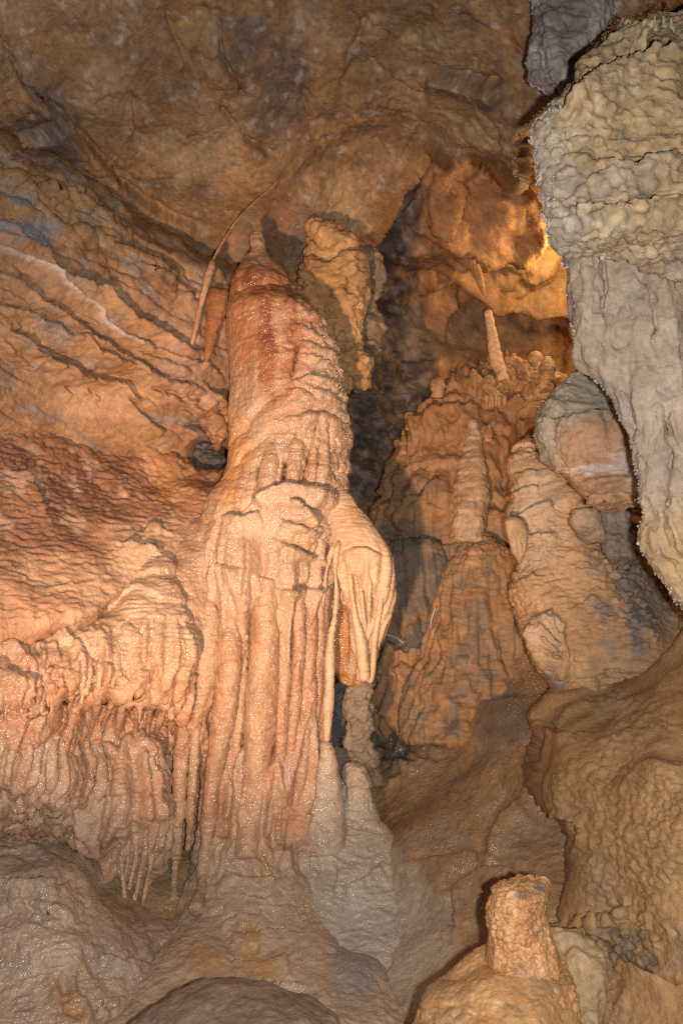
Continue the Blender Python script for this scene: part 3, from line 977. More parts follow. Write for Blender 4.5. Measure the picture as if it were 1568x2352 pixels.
# stepped apron of flowstone running to the lower left corner
apron = thing('flowstone_apron', 'grey-brown stepped flowstone apron filling the lower left corner below the drips', 'flowstone', 150, 2352, 3.4)
apron_f = tps([(-220, 1830, 4.3), (-220, 1960, 3.85), (-220, 2100, 3.65), (-220, 2300, 3.3), (-220, 2450, 3.05), (0, 1850, 4.5), (0, 1900, 4.2), (0, 1760, 3.95), (0, 2080, 3.75), (0, 2300, 3.4), (0, 2450, 3.15),
               (190, 1945, 4.4), (190, 1990, 4.05), (230, 2100, 3.9), (200, 2300, 3.5), (200, 2450, 3.2), (260, 2070, 4.2), (360, 2090, 4.3), (430, 2110, 4.35), (350, 2250, 3.8), (380, 2450, 3.35), (520, 2180, 4.3), (560, 2400, 3.6), (480, 2060, 4.8), (330, 2020, 4.9), (250, 1990, 4.7)])
AP_TOP = [(-220, 1855)] + cr('7', (0, 205), (60, 240), (160, 300), (260, 330), (380, 380), (400, 450), (470, 560), (520, 600), (640, 650), (760, 640), (880, 660)) + [(560, 2130), (700, 2200)]


def apron_depth(X, Y):
    sd, _ = seg_dist(X, Y + 4 * perlin(X * .04, Y * .04, X * 0, 3), AP_TOP)
    return apron_f(X, Y) + .12 * sst(30, 0, sd) ** 2 + .8 * sst(0, -50, sd)


AP_CR = [(cr('7', (-60, 545), (0, 535), (60, 540), (170, 530), (280, 520)), .07, 5, 35), (cr('7', (-60, 670), (0, 655), (60, 635), (100, 625), (170, 630), (260, 645), (320, 670)), -.03, 6, 30), (cr('7', (380, 380), (410, 440), (460, 500), (480, 560)), .05, 6, 25),
         (cr('7', (640, 600), (660, 680), (680, 740)), .03, 6, 25), (cr('7', (420, 960), (440, 1030), (480, 1080), (450, 1140)), .03, 5, 25), (cr('7', (690, 900), (780, 860), (880, 840), (960, 860)), .03, 5, 25), (cr('7', (480, 850), (560, 900), (640, 880)), .03, 5, 25)]


def apron_rel(c):
    d = lumps(c, .04, 2.6, 2, 391)
    for p, h, w, L in AP_CR:
        d = d + ledge(c, p, h, w, L)
    return d + streaks(c, .03, 11, 393, 1.2) * blob(c, 190, 2290, 80, 90, .4, .2) + .8 * tiers(c, .016, .2, 394)


def apron_col(c):
    k = mix((.44, .30, .21), (.49, .345, .245), sst(-.2, .3, nz(c.P, 3, 3, 395)))
    k = mix(k, (.45, .235, .09), .8 * blob(c, 185, 2290, 70, 80, .5, .5))
    k = mix(k, (.39, .295, .23), .6 * sst(.0, .4, nz(c.P, 2.5, 3, 397)))
    return k * (1 + .10 * nz(c.P, 24, 2, 5))[..., None]


patch('apron', -160, 620, 1830, 2470, 3.2, apron_depth, [apron_rel, lambda c: ripple(c, .007, 42, 398, 10) + .004 * nz(c.P, 45, 2, 399)], apron_col, M_WET, apron)


# ================================================================== THE GREAT COLUMN
column = thing('flowstone_column', 'tall pale orange fluted flowstone column with rust-red crown in the centre', 'column', 580, 2300, 4.3)
COLP = Prof([(596, 600, 646, 5.34), (618, 580, 662, 5.24), (648, 554, 684, 5.16), (678, 536, 704, 5.11), (705, 526, 722, 5.07), (740, 522, 742, 5.04), (800, 522, 768, 5.03), (870, 524, 788, 5.02), (940, 532, 799, 5.0), (1000, 530, 801, 4.98), (1060, 520, 796, 4.96), (1110, 505, 793, 4.94),
             (1160, 478, 788, 4.92), (1230, 452, 768, 4.9), (1300, 440, 750, 4.88), (1400, 452, 744, 4.87), (1550, 476, 743, 4.86), (1700, 482, 738, 4.84), (1800, 482, 724, 4.82), (1880, 476, 708, 4.8), (1950, 464, 708, 4.72), (2020, 440, 722, 4.58), (2090, 414, 748, 4.38), (2160, 372, 800, 4.14), (2230, 315, 862, 3.9), (2300, 240, 910, 3.66), (2420, 130, 980, 3.36)], .85)
COL_LEDGE = [
    (cr('c', (840, 1250), (960, 1210), (1060, 1230), (1150, 1270), (1210, 1330)), .05, 5, 30), (cr('c', (890, 1490), (980, 1475), (1060, 1480), (1130, 1510), (1200, 1535)), .05, 5, 30),
    (cr('c', (560, 2100), (620, 2040), (720, 1990), (800, 1965), (900, 1975), (1000, 1990), (1100, 2030)), .09, 6, 45), (cr('c', (900, 850), (1000, 920), (1140, 1010)), .03, 5, 20), (cr('c', (960, 1060), (1080, 1090), (1200, 1160)), .035, 5, 22),
    (cr('c', (830, 640), (900, 720), (990, 790), (1080, 850)), .025, 5, 20), (cr('c', (940, 960), (1040, 1000), (1160, 1060)), .025, 4, 18), (cr('c', (1000, 1300), (1100, 1340), (1210, 1400)), .03, 4, 20),
    (cr('c', (820, 1290), (930, 1310), (1000, 1370)), .025, 4, 18), (cr('c', (340, 2180), (420, 2170), (500, 2200), (560, 2180), (640, 2160)), .05, 5, 30), (cr('c', (820, 2090), (880, 2080), (950, 2150), (1030, 2240)), .05, 5, 28),
    (cr('d', (0, 140), (100, 200), (180, 320)), .05, 5, 25), (cr('d', (-60, 280), (80, 340), (190, 390)), .055, 5, 26), (cr('d', (-60, 440), (0, 470), (80, 500), (160, 555)), .06, 5, 26),
    (cr('5', (1270, 350), (1300, 350), (1370, 345), (1450, 350)), .07, 5, 30), (cr('5', (1000, 235), (1050, 240), (1110, 255)), .03, 4, 25), (cr('5', (890, 570), (950, 580), (1010, 600)), .025, 4, 25), (cr('5', (1200, 440), (1260, 430), (1310, 450)), .03, 5, 35),
    (cr('7', (1290, 185), (1340, 185), (1420, 188)), .03, 4, 25), (cr('7', (1290, 390), (1340, 375), (1400, 355)), .04, 4, 25), (cr('7', (1000, 710), (1060, 680), (1150, 670)), .03, 4, 25), (cr('7', (1180, 745), (1260, 740), (1340, 745)), .03, 4, 22),
    (cr('7', (1050, 880), (1110, 880), (1220, 880), (1330, 855)), .035, 4, 26), (cr('7', (1180, 630), (1260, 630), (1340, 625)), .02, 4, 22), (cr('7', (1100, 500), (1180, 500), (1270, 510)), .025, 5, 22), (cr('7', (900, 1000), (1000, 1015), (1100, 1012), (1250, 1015), (1400, 1010)), -.06, 6, 30)]
COL_GROOVE = [(cr('c', (615, 1820), (605, 1950), (580, 2070)), 4, .09), (cr('c', (810, 1790), (800, 1900), (788, 1955)), 4.5, .11), (cr('c', (985, 1760), (965, 1860), (950, 1985)), 6, .09), (cr('c', (1050, 1800), (1030, 1900), (1020, 1985)), 4, .05), (cr('c', (905, 950), (890, 1080), (850, 1220)), 5, .04),
              (cr('c', (1040, 1500), (1020, 1600), (1000, 1700)), 3, .03), (cr('c', (195, 2090), (185, 2160), (175, 2220)), 3, .03), (cr('5', (1000, 20), (975, 150), (960, 300)), 4, .05), (cr('5', (1000, 420), (1005, 560)), 4, .05), (cr('5', (900, 640), (900, 780)), 4, .06), (cr('5', (1150, 260), (1170, 400), (1150, 620)), 6, .04),
              (cr('5', (1280, 560), (1300, 700), (1310, 900)), 4, .04), (cr('c', (1110, 1550), (1120, 1700), (1110, 1760)), 4, .04), (cr('c', (880, 1580), (870, 1700), (850, 1790)), 5, .025), (cr('c', (720, 1620), (710, 1720), (700, 1800)), 6, .02), (cr('7', (965, 970), (975, 1012)), 4, .05), (cr('7', (1060, 960), (1065, 1012)), 4, .06), (cr('7', (1235, 975), (1240, 1012)), 4, .05), (cr('7', (1275, 985), (1280, 1012)), 3, .04)]
GAPS = [cr('5', (1012, 560), (1004, 700), (965, 950), (940, 1176)), cr('5', (1150, 420), (1140, 640), (1110, 900), (1085, 1150)), cr('5', (1285, 560), (1268, 800), (1262, 1050), (1235, 1176)), cr('7', (1060, 60), (1045, 220), (1040, 340)), cr('5', (1340, 480), (1332, 700), (1318, 900)), cr('5', (1395, 440), (1390, 700), (1372, 980)), cr('5', (1446, 420), (1440, 700), (1428, 960))]
COL_GROOVE += [(g_, w_, d_) for g_, w_, d_ in zip(GAPS, (8, 8, 6, 7, 5, 5, 4), (.10, .10, .07, .07, .06, .06, .05))]
COL_FOLD = [(cr('c', (850, 1240), (760, 1300), (650, 1390), (560, 1480), (490, 1570), (450, 1640)), .05), (cr('c', (880, 1560), (720, 1590), (600, 1660), (500, 1740), (420, 1860)), .04), (cr('c', (560, 2100), (430, 2150), (340, 2190), (200, 2230)), .03)]


def col_rel(c):
    d = lumps(c, .035, 2.2, 2, 501)
    upr = sst(1150, 1080, c.py)
    lowr = sst(1180, 1330, c.py) * sst(2080, 1900, c.py)
    right = sst(600, 720, c.px)
    d = d + streaks(c, .05, 7.5, 503, .35) * lowr + streaks(c, .018, 17, 504, .5) * lowr
    d = d + tiers(c, .035, .15, 505) * sst(690, 790, c.py + .4 * (c.px - 640)) * sst(1420, 1300, c.py) * (.06 + .94 * right) + tiers(c, .02, .19, 508) * sst(1930, 2050, c.py)
    for p, h, w, L in COL_LEDGE:
        d = d + ledge(c, p, h, w, L, 3)
    for p, h in COL_FOLD:
        d = d - stroke(c, p, lambda s, a: np.where(s < 0, h * np.exp(s / 28), 0) * sst(0, 4, np.abs(s)) + h * .3 * np.exp(-(s / 5) ** 2), 80, 3)
    for p, w, dd in COL_GROOVE:
        d = d + groove(c, p, w, dd, 2)
    return d


def col_fine(c):
    right = sst(640, 740, c.px) * sst(1400, 1200, c.py)
    d = ripple(c, .0048, 58, 511, 8) + .004 * nz(c.P, 30, 2, 512) * (1 + right)
    f1, _ = worley(c.P, 13, 7, (1, 1, .7))
    return d + .016 * right * np.sqrt(np.clip(1 - (f1 / .8) ** 2, 0, 1))


def col_col(c):
    k = mix((.46, .29, .18), (.50, .335, .225), sst(-.2, .3, nz(c.P, 3, 3, 521)))
    st = nz(c.P, 7, 3, 523, .6, (1.8, 1.8, .22))
    red = sst(1050, 760, c.py + .8 * np.abs(c.px - 630)) * sst(790, 640, c.px)
    k = mix(k, (.44, .185, .08), .9 * np.clip(red * (1 + st), 0, 1))
    k = mix(k, (.22, .062, .028), .95 * np.clip(blob(c, 650, 660, 60, 90, .6, .5) + blob(c, 620, 790, 45, 90, .7, .6) * .7, 0, 1) * sst(-.4, .2, st))
    k = mix(k, (.10, .06, .045), .6 * blob(c, 660, 622, 40, 24, .5, .4))
    k = mix(k, (.56, .27, .10), .7 * blob(c, 530, 1060, 50, 90, .5, .4))
    low = sst(1350, 1600, c.py)
    k = mix(k, (.47, .225, .125), .65 * low * sst(-.15, .3, st))
    for g_ in GAPS:
        k = mix(k, (.33, .135, .065), .7 * np.clip(stroke(c, g_, lambda s, a: np.exp(-(s / 10) ** 2), 30, 2), 0, 1))
    base = sst(1900, 2060, c.py + .3 * np.abs(c.px - 600))
    k = mix(k, (.48, .345, .24), .9 * base)
    for b in ((600, 1985, 22, 40), (575, 2160, 25, 40), (480, 2210, 40, 30), (600, 2220, 50, 30)):
        k = mix(k, (.48, .27, .11), .75 * blob(c, *b, soft=.5, rough=.5))
    k = mix(k, (.24, .235, .235), .8 * blob(c, 820, 2200, 60, 110, .5, .3))
    return k * (1 + .09 * nz(c.P, 26, 2, 5))[..., None]


loft('trunk', COLP, 3.5, [col_rel, col_fine], col_col, M_WET, column, nth=290)

FLUTES = [  # crop5 for the upper points, then crop7
    [('5', 850, 620, 40), ('5', 862, 760, 62), ('5', 850, 900, 66), ('5', 838, 1060, 58), ('7', 830, 40, 52), ('7', 818, 260, 50), ('7', 812, 400, 40), ('7', 800, 520, 26), ('7', 795, 620, 40)],
    [('5', 930, 340, 60), ('5', 955, 470, 90), ('5', 955, 600, 104), ('5', 940, 760, 90), ('5', 920, 860, 66), ('5', 904, 950, 38), ('5', 894, 1080, 34), ('7', 886, 60, 36), ('7', 874, 220, 34), ('7', 862, 380, 26)],
    [('5', 1062, 380, 60), ('5', 1052, 520, 84), ('5', 1055, 640, 100), ('5', 1040, 820, 96), ('5', 1020, 980, 84), ('5', 1000, 1120, 74), ('7', 978, 60, 64), ('7', 956, 260, 54), ('7', 934, 480, 44), ('7', 900, 660, 50)],
    [('5', 1225, 300, 80), ('5', 1215, 480, 120), ('5', 1210, 700, 140), ('5', 1200, 900, 150), ('5', 1190, 1100, 140), ('7', 1170, 60, 120), ('7', 1150, 220, 110), ('7', 1130, 420, 110)],
    [('5', 1300, 520, 46), ('5', 1308, 700, 60), ('5', 1300, 900, 62), ('5', 1290, 1080, 60), ('7', 1250, 100, 54), ('7', 1225, 300, 46)],
    [('5', 1370, 380, 50), ('5', 1372, 560, 58), ('5', 1362, 760, 58), ('5', 1345, 960, 56), ('5', 1330, 1120, 50), ('7', 1310, 100, 44), ('7', 1290, 240, 36)],
    [('5', 1425, 400, 46), ('5', 1422, 600, 54), ('5', 1410, 800, 56), ('5', 1400, 1000, 52), ('7', 1385, 30, 50), ('7', 1360, 180, 44)],
    [('5', 1468, 330, 36), ('5', 1466, 560, 42), ('5', 1458, 800, 44), ('5', 1450, 1000, 42), ('7', 1435, 60, 38), ('7', 1410, 200, 32)],
    [('5', 1120, 560, 50), ('5', 1110, 760, 60), ('5', 1095, 960, 54), ('5', 1080, 1100, 44), ('7', 1060, 120, 36), ('7', 1040, 300, 28)],
    [('c', 545, 1830, 80), ('c', 530, 1930, 96), ('c', 500, 2050, 100), ('c', 470, 2150, 80)],
    [('c', 715, 1700, 90), ('c', 705, 1820, 130), ('c', 690, 1930, 140), ('c', 660, 2050, 110)],
    [('c', 905, 1620, 70), ('c', 890, 1750, 110), ('c', 870, 1880, 110), ('c', 860, 1970, 90)],
    [('c', 1015, 1620, 46), ('c', 1010, 1760, 60), ('c', 1000, 1880, 56), ('c', 995, 1980, 44)],
    [('c', 1090, 1640, 60), ('c', 1090, 1780, 80), ('c', 1070, 1900, 90), ('c', 1060, 1990, 70)],
    [('5', 1300, 190, 44), ('5', 1298, 260, 40), ('5', 1290, 340, 26)], [('5', 1350, 210, 50), ('5', 1352, 270, 40), ('5', 1348, 335, 22)], [('5', 1400, 220, 44), ('5', 1402, 280, 34), ('5', 1400, 330, 20)],
]
for i, fl_ in enumerate(FLUTES):
    q = []
    n = len(fl_)
    for j, (k, x, y, w) in enumerate(fl_):
        (vx, vy), = cr(k, (x, y))
        s = CROP[k][0]
        half = w * s / 2
        dd = COLP.front(vx, vy) + half / F * 4.7 * .12
        if i in (0, 1, 2):
            dd = min(dd, 4.52)
            w = w * 1.2
            dd += (.16, .06, .02)[j] if j < 3 else 0
            w = w * (.45 if j == 0 else 1)
        q.append((vx, vy, dd + (.03 if j == 0 else 0) + (.02 if j == n - 1 else 0), w * s))
    tube('flute', q, 2.5, [lambda c: lumps(c, .010, 6, 2, 540) + lumps(c, .004, 20, 1, 541), lambda c: ripple(c, .0045, 60, 542, 8) + .0025 * nz(c.P, 45, 1, 543)],
         flow_col((.47, .295, .18), (.42, .215, .12), i, .7), M_WET, column)

# shield-like drapery bulging from the column's right flank, with its hanging ribs
DR = Prof([(1128, 764, 790, 4.85), (1150, 752, 815, 4.83), (1190, 748, 846, 4.8), (1235, 752, 876, 4.78), (1275, 762, 896, 4.77), (1320, 774, 902, 4.76), (1370, 790, 904, 4.76), (1410, 800, 894, 4.77), (1450, 808, 880, 4.78), (1490, 816, 866, 4.79), (1530, 822, 856, 4.8), (1558, 824, 852, 4.8), (1562, 830, 846, 4.8)], .75)


def dr_rel(c):
    d = lumps(c, .015, 5, 2, 551) + streaks(c, .022, 15, 552, .7) * sst(1230, 1300, c.py)
    d = d + ledge(c, cr('d', (400, 500), (440, 480), (500, 470), (560, 500), (600, 520)), .03, 4, 20, 2)
    for p in (cr('d', (430, 660), (450, 780), (480, 870)), cr('d', (560, 820), (575, 900), (560, 980)), cr('d', (365, 560), (380, 660), (390, 760)), cr('d', (540, 1140), (590, 1020), (640, 900)), cr('d', (500, 760), (515, 900), (525, 1000))):
        d = d + groove(c, p, 4, .035, 2)
    return d


loft('drapery', DR, 2.2, [dr_rel, lambda c: ripple(c, .0042, 66, 553, 10) + .003 * nz(c.P, 45, 1, 5)], flow_col((.56, .37, .225), (.52, .29, .155), 20, .6), M_FLOW, column)
for i, pts in enumerate([[(315, 430, 4.66, 40), (285, 500, 4.66, 30), (262, 580, 4.68, 26), (240, 700, 4.7, 24), (228, 850, 4.72, 20), (225, 900, 4.73, 10)],
                         [(345, 420, 4.62, 44), (322, 490, 4.62, 30), (308, 620, 4.64, 22), (318, 780, 4.65, 26), (305, 950, 4.66, 28), (285, 1080, 4.66, 44), (272, 1200, 4.66, 62), (272, 1380, 4.66, 66), (262, 1560, 4.66, 76), (255, 1700, 4.66, 60), (252, 1770, 4.66, 42), (250, 1815, 4.66, 34)],
                         [(400, 560, 4.62, 30), (412, 700, 4.61, 26), (430, 840, 4.62, 28), (450, 960, 4.63, 40), (480, 1100, 4.64, 70), (498, 1250, 4.65, 80), (510, 1370, 4.66, 66), (515, 1395, 4.66, 50)],
                         [(470, 640, 4.6, 26), (490, 800, 4.6, 26), (505, 950, 4.62, 30), (520, 1100, 4.63, 34)],
                         [(630, 700, 4.66, 40), (620, 850, 4.65, 44), (600, 1000, 4.66, 42), (575, 1150, 4.68, 40), (568, 1300, 4.7, 34), (556, 1400, 4.71, 26)],
                         [(545, 600, 4.6, 30), (545, 760, 4.59, 30), (540, 900, 4.61, 30), (548, 1020, 4.63, 26)]]):
    q = []
    for x, y, d, w in pts:
        (vx, vy), = cr('d', (x, y))
        q.append((vx, vy, d + .018, w * .3335))
    q[0] = (q[0][0], q[0][1], q[0][2] + .07, q[0][3] * .7)
    if i in (3, 5):
        q[-1] = (q[-1][0], q[-1][1], q[-1][2] + .06, q[-1][3] * .6)
    tube('hanging_rib', q, 2.2, [lambda c: lumps(c, .006, 8, 2, 561), lambda c: ripple(c, .004, 62, 562, 8)], flow_col((.58, .39, .245), (.54, .32, .18), 30 + i, .5), M_FLOW, column)
# wet brown curtain between the ribs
cur = Prof([(1240, 745, 800, 5.0), (1270, 742, 806, 4.98), (1350, 744, 815, 4.96), (1450, 748, 826, 4.95), (1540, 764, 832, 4.94), (1560, 780, 830, 4.94), (1572, 790, 820, 4.95)], .35)
loft('curtain', cur, 2.6, [lambda c: lumps(c, .02, 6, 2, 571) + streaks(c, .025, 16, 572, .8)], flow_col((.40, .17, .06), (.42, .30, .20), 40, .8), M_WET, column)

# ================================================================== HANGING ROCK BESIDE THE COLUMN TOP
def craggy(a1, a2, s, seed):
    def f(c):
        return lumps(c, a1, 3, 3, seed) + facets(c, a2 * 1.6, s, seed, .06) + facets(c, a2 * .6, s * 2.3, seed + 1, .04)
    return [f, lambda c: .014 * (1 - 2 * np.abs(nz(c.P, 13, 4, seed + 5, .6))) + .004 * nz(c.P, 50, 2, seed + 6)]


def rock_col(a, b, d_, seed, m=.6):
    def f(c):
        k = mix(a, b, sst(-.2, .3, nz(c.P, 3, 3, seed)))
        k = mix(k, d_, m * sst(.05, .4, nz(c.P, 5, 4, seed + 3, .6)))
        return k * (1 + .18 * nz(c.P, 22, 3, 5))[..., None]
    return f


tag(loft('hanging_rock', Prof([(528, 722, 748, 5.75), (545, 706, 782, 5.72), (590, 690, 806, 5.7), (640, 682, 828, 5.68), (690, 700, 840, 5.66), (740, 735, 842, 5.65), (790, 755, 838, 5.65), (840, 768, 838, 5.66), (880, 778, 830, 5.68), (905, 788, 815, 5.7)], .7, 2.6), 2.8, craggy(.06, .10, 4.5, 601),
         rock_col((.46, .255, .10), (.50, .30, .135), (.32, .17, .075), 611), M_ROCK),
    'jagged ochre rock mass hanging right of the rust-red column crown', 'rock')
tag(loft('hanging_rock', Prof([(575, 815, 850, 6.05), (595, 806, 872, 6.02), (620, 802, 879, 6.0), (650, 808, 878, 6.0), (700, 825, 874, 6.0), (780, 826, 866, 6.0), (860, 818, 850, 6.02), (905, 810, 830, 6.05)], .8, 2.6), 2.8, craggy(.04, .08, 5.5, 621),
         rock_col((.27, .19, .12), (.33, .22, .12), (.16, .13, .11), 631), M_ROCK),
    'narrow grey-brown rock spur hanging behind the ochre rock, at the edge of the dark recess', 'rock')
tag(loft('wall_knob', Prof([(533, 582, 598, 5.24), (540, 576, 605, 5.22), (556, 573, 609, 5.2), (580, 570, 617, 5.17), (602, 558, 630, 5.14), (625, 542, 648, 5.08), (650, 530, 660, 5.03), (680, 525, 660, 5.03), (705, 530, 640, 5.1)], .85), 2.4, [lambda c: lumps(c, .02, 6, 2, 641), lambda c: .006 * nz(c.P, 30, 3, 642)], lambda c: mix((.50, .29, .17), mix((.40, .165, .07), (.25, .085, .04), sst(-.1, .3, nz(c.P, 9, 3, 643, .6, (1.6, 1.6, .4)))), sst(590, 630, c.py + 20 * nz(c.P, 8, 2, 644))), M_WET),
    'pale rounded knob standing on top of the great column', 'knob')

# stones between wall, bank and column; the grey one darkened for its hollow's shade
tag(loft('stone', Prof([(1004, 438, 466, 5.75), (1016, 424, 492, 5.72), (1045, 424, 506, 5.7), (1075, 440, 508, 5.68), (1100, 450, 500, 5.7)], .6), 2.6, craggy(.03, .05, 7, 651), rock_col((.075, .07, .065), (.11, .10, .09), (.045, .045, .05), 653), M_GREY),
    'dark grey stone, deepened in colour for its shaded gap, left of the great column', 'stone')
tag(loft('stone', Prof([(940, 462, 500, 5.55), (955, 452, 520, 5.5), (985, 450, 526, 5.48), (1010, 468, 524, 5.48), (1022, 480, 515, 5.5)], .8), 2.6, craggy(.03, .06, 8, 661), rock_col((.40, .20, .095), (.46, .25, .13), (.22, .12, .07), 663), M_DULL),
    'orange knobbly stone above the darkened grey stone in the gap', 'stone')

# thin dripstones on the left wall
stal = dict(stages=[lambda c: lumps(c, .006, 9, 2, 671), lambda c: ripple(c, .003, 60, 672, 14)])
sr = [(x * .325 + 392, y * .325 + 470.4, d, w * .24) for x, y, d, w in [(760, -180, 5.46, 8), (700, -110, 5.42, 10), (620, -50, 5.4, 12), (560, 10, 5.37, 14), (480, 90, 5.32, 17), (400, 210, 5.28, 18), (340, 310, 5.24, 22), (300, 390, 5.2, 34), (285, 440, 5.14, 66), (265, 500, 5.12, 72), (240, 600, 5.1, 54), (210, 720, 5.1, 46), (185, 840, 5.1, 42), (160, 940, 5.1, 38), (138, 1010, 5.1, 24), (134, 1066, 5.1, 8)]]
tag(tube('stalactite', sr, 2.0, stal['stages'], flow_col((.50, .28, .16), (.40, .19, .10), 50), M_DULL), 'long thin crooked stalactite with a root-like upper end, on the left wall', 'stalactite')
tag(loft('stalactite', Prof([(664, 480, 520, 5.34), (672, 474, 528, 5.3), (700, 474, 522, 5.26), (728, 477, 512, 5.24), (760, 474, 498, 5.22), (790, 471, 490, 5.21), (815, 470, 482, 5.2), (832, 473, 476, 5.2)], .7), 2.0, [lambda c: lumps(c, .014, 7, 2, 675) + streaks(c, .010, 24, 676, 2), lambda c: ripple(c, .003, 60, 677, 14)],
         flow_col((.34, .13, .055), (.42, .19, .085), 51), M_DULL), 'short rust-red tapering stalactite beside the long crooked one', 'stalactite')
for i, (pts, lab) in enumerate([([(1245, 760, 7), (1190, 785, 7), (1130, 840, 8), (1060, 870, 9), (1035, 910, 8), (1035, 950, 7), (1050, 975, 4)], 'thin looping calcite vein raised on the brown wall above the crooked stalactite'),
                                ([(1220, 705, 4), (1160, 725, 6), (1090, 790, 7), (1010, 830, 7), (930, 880, 7), (880, 920, 4)], 'faint straight calcite vein running left across the brown wall')]):
    q = []
    for x, y, w in pts:
        vx, vy = x * .5, y * .5
        dd = float(ceil_depth(np.array([vx]), np.array([vy]))[0]) - .05
        q.append((vx, vy, dd, w * .55))
    tag(tube('calcite_vein', q, 2.0, [lambda c: lumps(c, .004, 9, 2, 681)], (.42, .25, .15), M_DULL), lab, 'calcite vein')

# ================================================================== CENTRE: STALAGMITES BELOW THE DRAPERY
twin = thing('twin_stalagmite', 'grey twin-peaked stalagmite mound under the drapery, right of the column foot', 'stalagmite', 820, 2280, 4.1)
tw = Prof([(1752, 802, 828, 4.95), (1760, 792, 840, 4.94), (1785, 786, 850, 4.92), (1830, 770, 858, 4.9), (1880, 730, 868, 4.86), (1940, 690, 900, 4.78), (2000, 680, 940, 4.66), (2080, 660, 975, 4.5), (2160, 640, 1040, 4.3), (2240, 640, 1100, 4.1), (2330, 660, 1140, 3.9), (2420, 660, 1160, 3.75)], .7)


def tw_col(c):
    k = mix((.50, .40, .30), (.55, .45, .34), sst(-.2, .3, nz(c.P, 3, 3, 701)))
    k = mix(k, (.50, .36, .24), .7 * blob(c, 820, 1790, 50, 40, .5, .3))
    k = mix(k, (.44, .385, .33), .8 * sst(1980, 2120, c.py))
    k = mix(k, (.38, .28, .18), .8 * sst(900, 990, c.px))
    return k * (1 + .09 * nz(c.P, 24, 2, 5))[..., None]


def tw_rel(c):
    d = lumps(c, .03, 3, 2, 703) + tiers(c, .02, .2, 704) * sst(2050, 1900, c.py)
    d = d + ledge(c, cr('7', (1420, 440), (1450, 425), (1500, 430), (1560, 440)), -.07, 6, 45, 3) + ledge(c, cr('8', (0, 540), (40, 530), (130, 480), (180, 440)), .03, 5, 40, 3)
    return d + groove(c, cr('d', (330, 2080), (350, 2130), (350, 2220)), 6, .05, 2)


loft('mound', tw, 3.3, [tw_rel, lambda c: ripple(c, .0065, 48, 705, 9) + .003 * nz(c.P, 40, 2, 5)], tw_col, M_WET, twin)
tw2 = Prof([(1699, 744, 754, 4.68), (1704, 738, 760, 4.68), (1730, 734, 768, 4.68), (1770, 726, 776, 4.68), (1820, 716, 784, 4.68), (1880, 700, 790, 4.68), (1960, 690, 800, 4.68)], .9)
loft('peak', tw2, 2.4, [lambda c: lumps(c, .012, 6, 2, 711), lambda c: ripple(c, .005, 52, 712, 10)], flow_col((.47, .36, .265), (.44, .30, .21), 60, .5), M_WET, twin)

# broken stump and dark rock slab under the drapery
tag(loft('stump', Prof([(1563, 822, 846, 5.02), (1568, 808, 850, 5.0), (1590, 795, 850, 5.0), (1630, 790, 848, 5.0), (1680, 795, 850, 5.0), (1740, 802, 862, 5.05), (1800, 800, 880, 5.1)], .8, 2.4), 2.6, craggy(.02, .04, 8, 721), rock_col((.24, .18, .12), (.28, .215, .15), (.13, .11, .09), 723), M_DULL),
    'broken brown rock stump directly beneath the drapery tip', 'stump')
tag(loft('slab', Prof([(1566, 778, 795, 5.2), (1575, 768, 800, 5.18), (1620, 766, 790, 5.18), (1680, 762, 800, 5.18), (1722, 766, 800, 5.18), (1728, 772, 796, 5.2)], .6, 3), 2.6, craggy(.012, .02, 9, 731), rock_col((.085, .085, .085), (.11, .108, .105), (.06, .06, .065), 733), M_GREY),
    'dark grey upright rock slab between the thin column and the broken stump', 'rock slab')
tag(loft('stone', Prof([(1722, 775, 795, 5.1), (1735, 768, 805, 5.08), (1765, 770, 806, 5.05), (1800, 775, 800, 5.05)], .8, 2.4), 2.6, craggy(.02, .03, 9, 741), rock_col((.17, .12, .085), (.22, .16, .11), (.10, .08, .065), 743), M_DULL),
    'small brown stone wedged below the dark slab, above the twin peaks', 'stone')

# ================================================================== MIDDLE DISTANCE: STEPPED FLOWSTONE MOUND
mound = thing('flowstone_mound', 'tall brown stepped flowstone mound rising behind the drapery toward the alcove', 'flowstone', 1050, 1580, 6.0)
MP = Prof([(826, 1135, 1165, 7.1), (842, 1110, 1205, 7.02), (868, 1062, 1272, 6.96), (900, 1012, 1320, 6.9), (940, 976, 1335, 6.86), (985, 940, 1345, 6.8), (1040, 914, 1350, 6.72), (1100, 888, 1350, 6.62), (1160, 872, 1350, 6.52), (1230, 862, 1350, 6.42), (1300, 868, 1350, 6.35), (1400, 880, 1350, 6.28), (1480, 885, 1340, 6.2), (1560, 880, 1330, 6.1), (1680, 880, 1330, 5.95)], .34)
M_LEDGES = [(cr('6', (160, 200), (250, 170), (350, 150), (470, 150)), .12, 8, 60), (cr('4', (280, 780), (330, 760), (430, 720), (560, 690), (640, 690)), .07, 7, 40), (cr('4', (650, 690), (700, 670), (760, 690), (850, 720), (900, 760)), -.08, 6, 30),
            (cr('6', (200, 130), (300, 130), (460, 140)), -.06, 6, 30), (cr('4', (300, 1120), (380, 1080), (440, 1030)), .05, 6, 40), (cr('4', (470, 560), (560, 540), (640, 580)), .06, 6, 40), (cr('4', (740, 700), (800, 640), (850, 600)), .06, 6, 30), (cr('4', (900, 760), (830, 860), (780, 980), (760, 1176)), -.08, 6, 40)]


def mound_rel(c):
    d = lumps(c, .08, 1.6, 2, 801) + tiers(c, .06, .5, 802, 1.1) + streaks(c, .03, 11, 807, .7) + streaks(c, .022, 9, 803, .8) * sst(1050, 1180, c.py) + streaks(c, .014, 20, 804, 1.2)
    for p, h, w, L in M_LEDGES:
        d = d + ledge(c, p, h * 1.4, w, L)
    return d


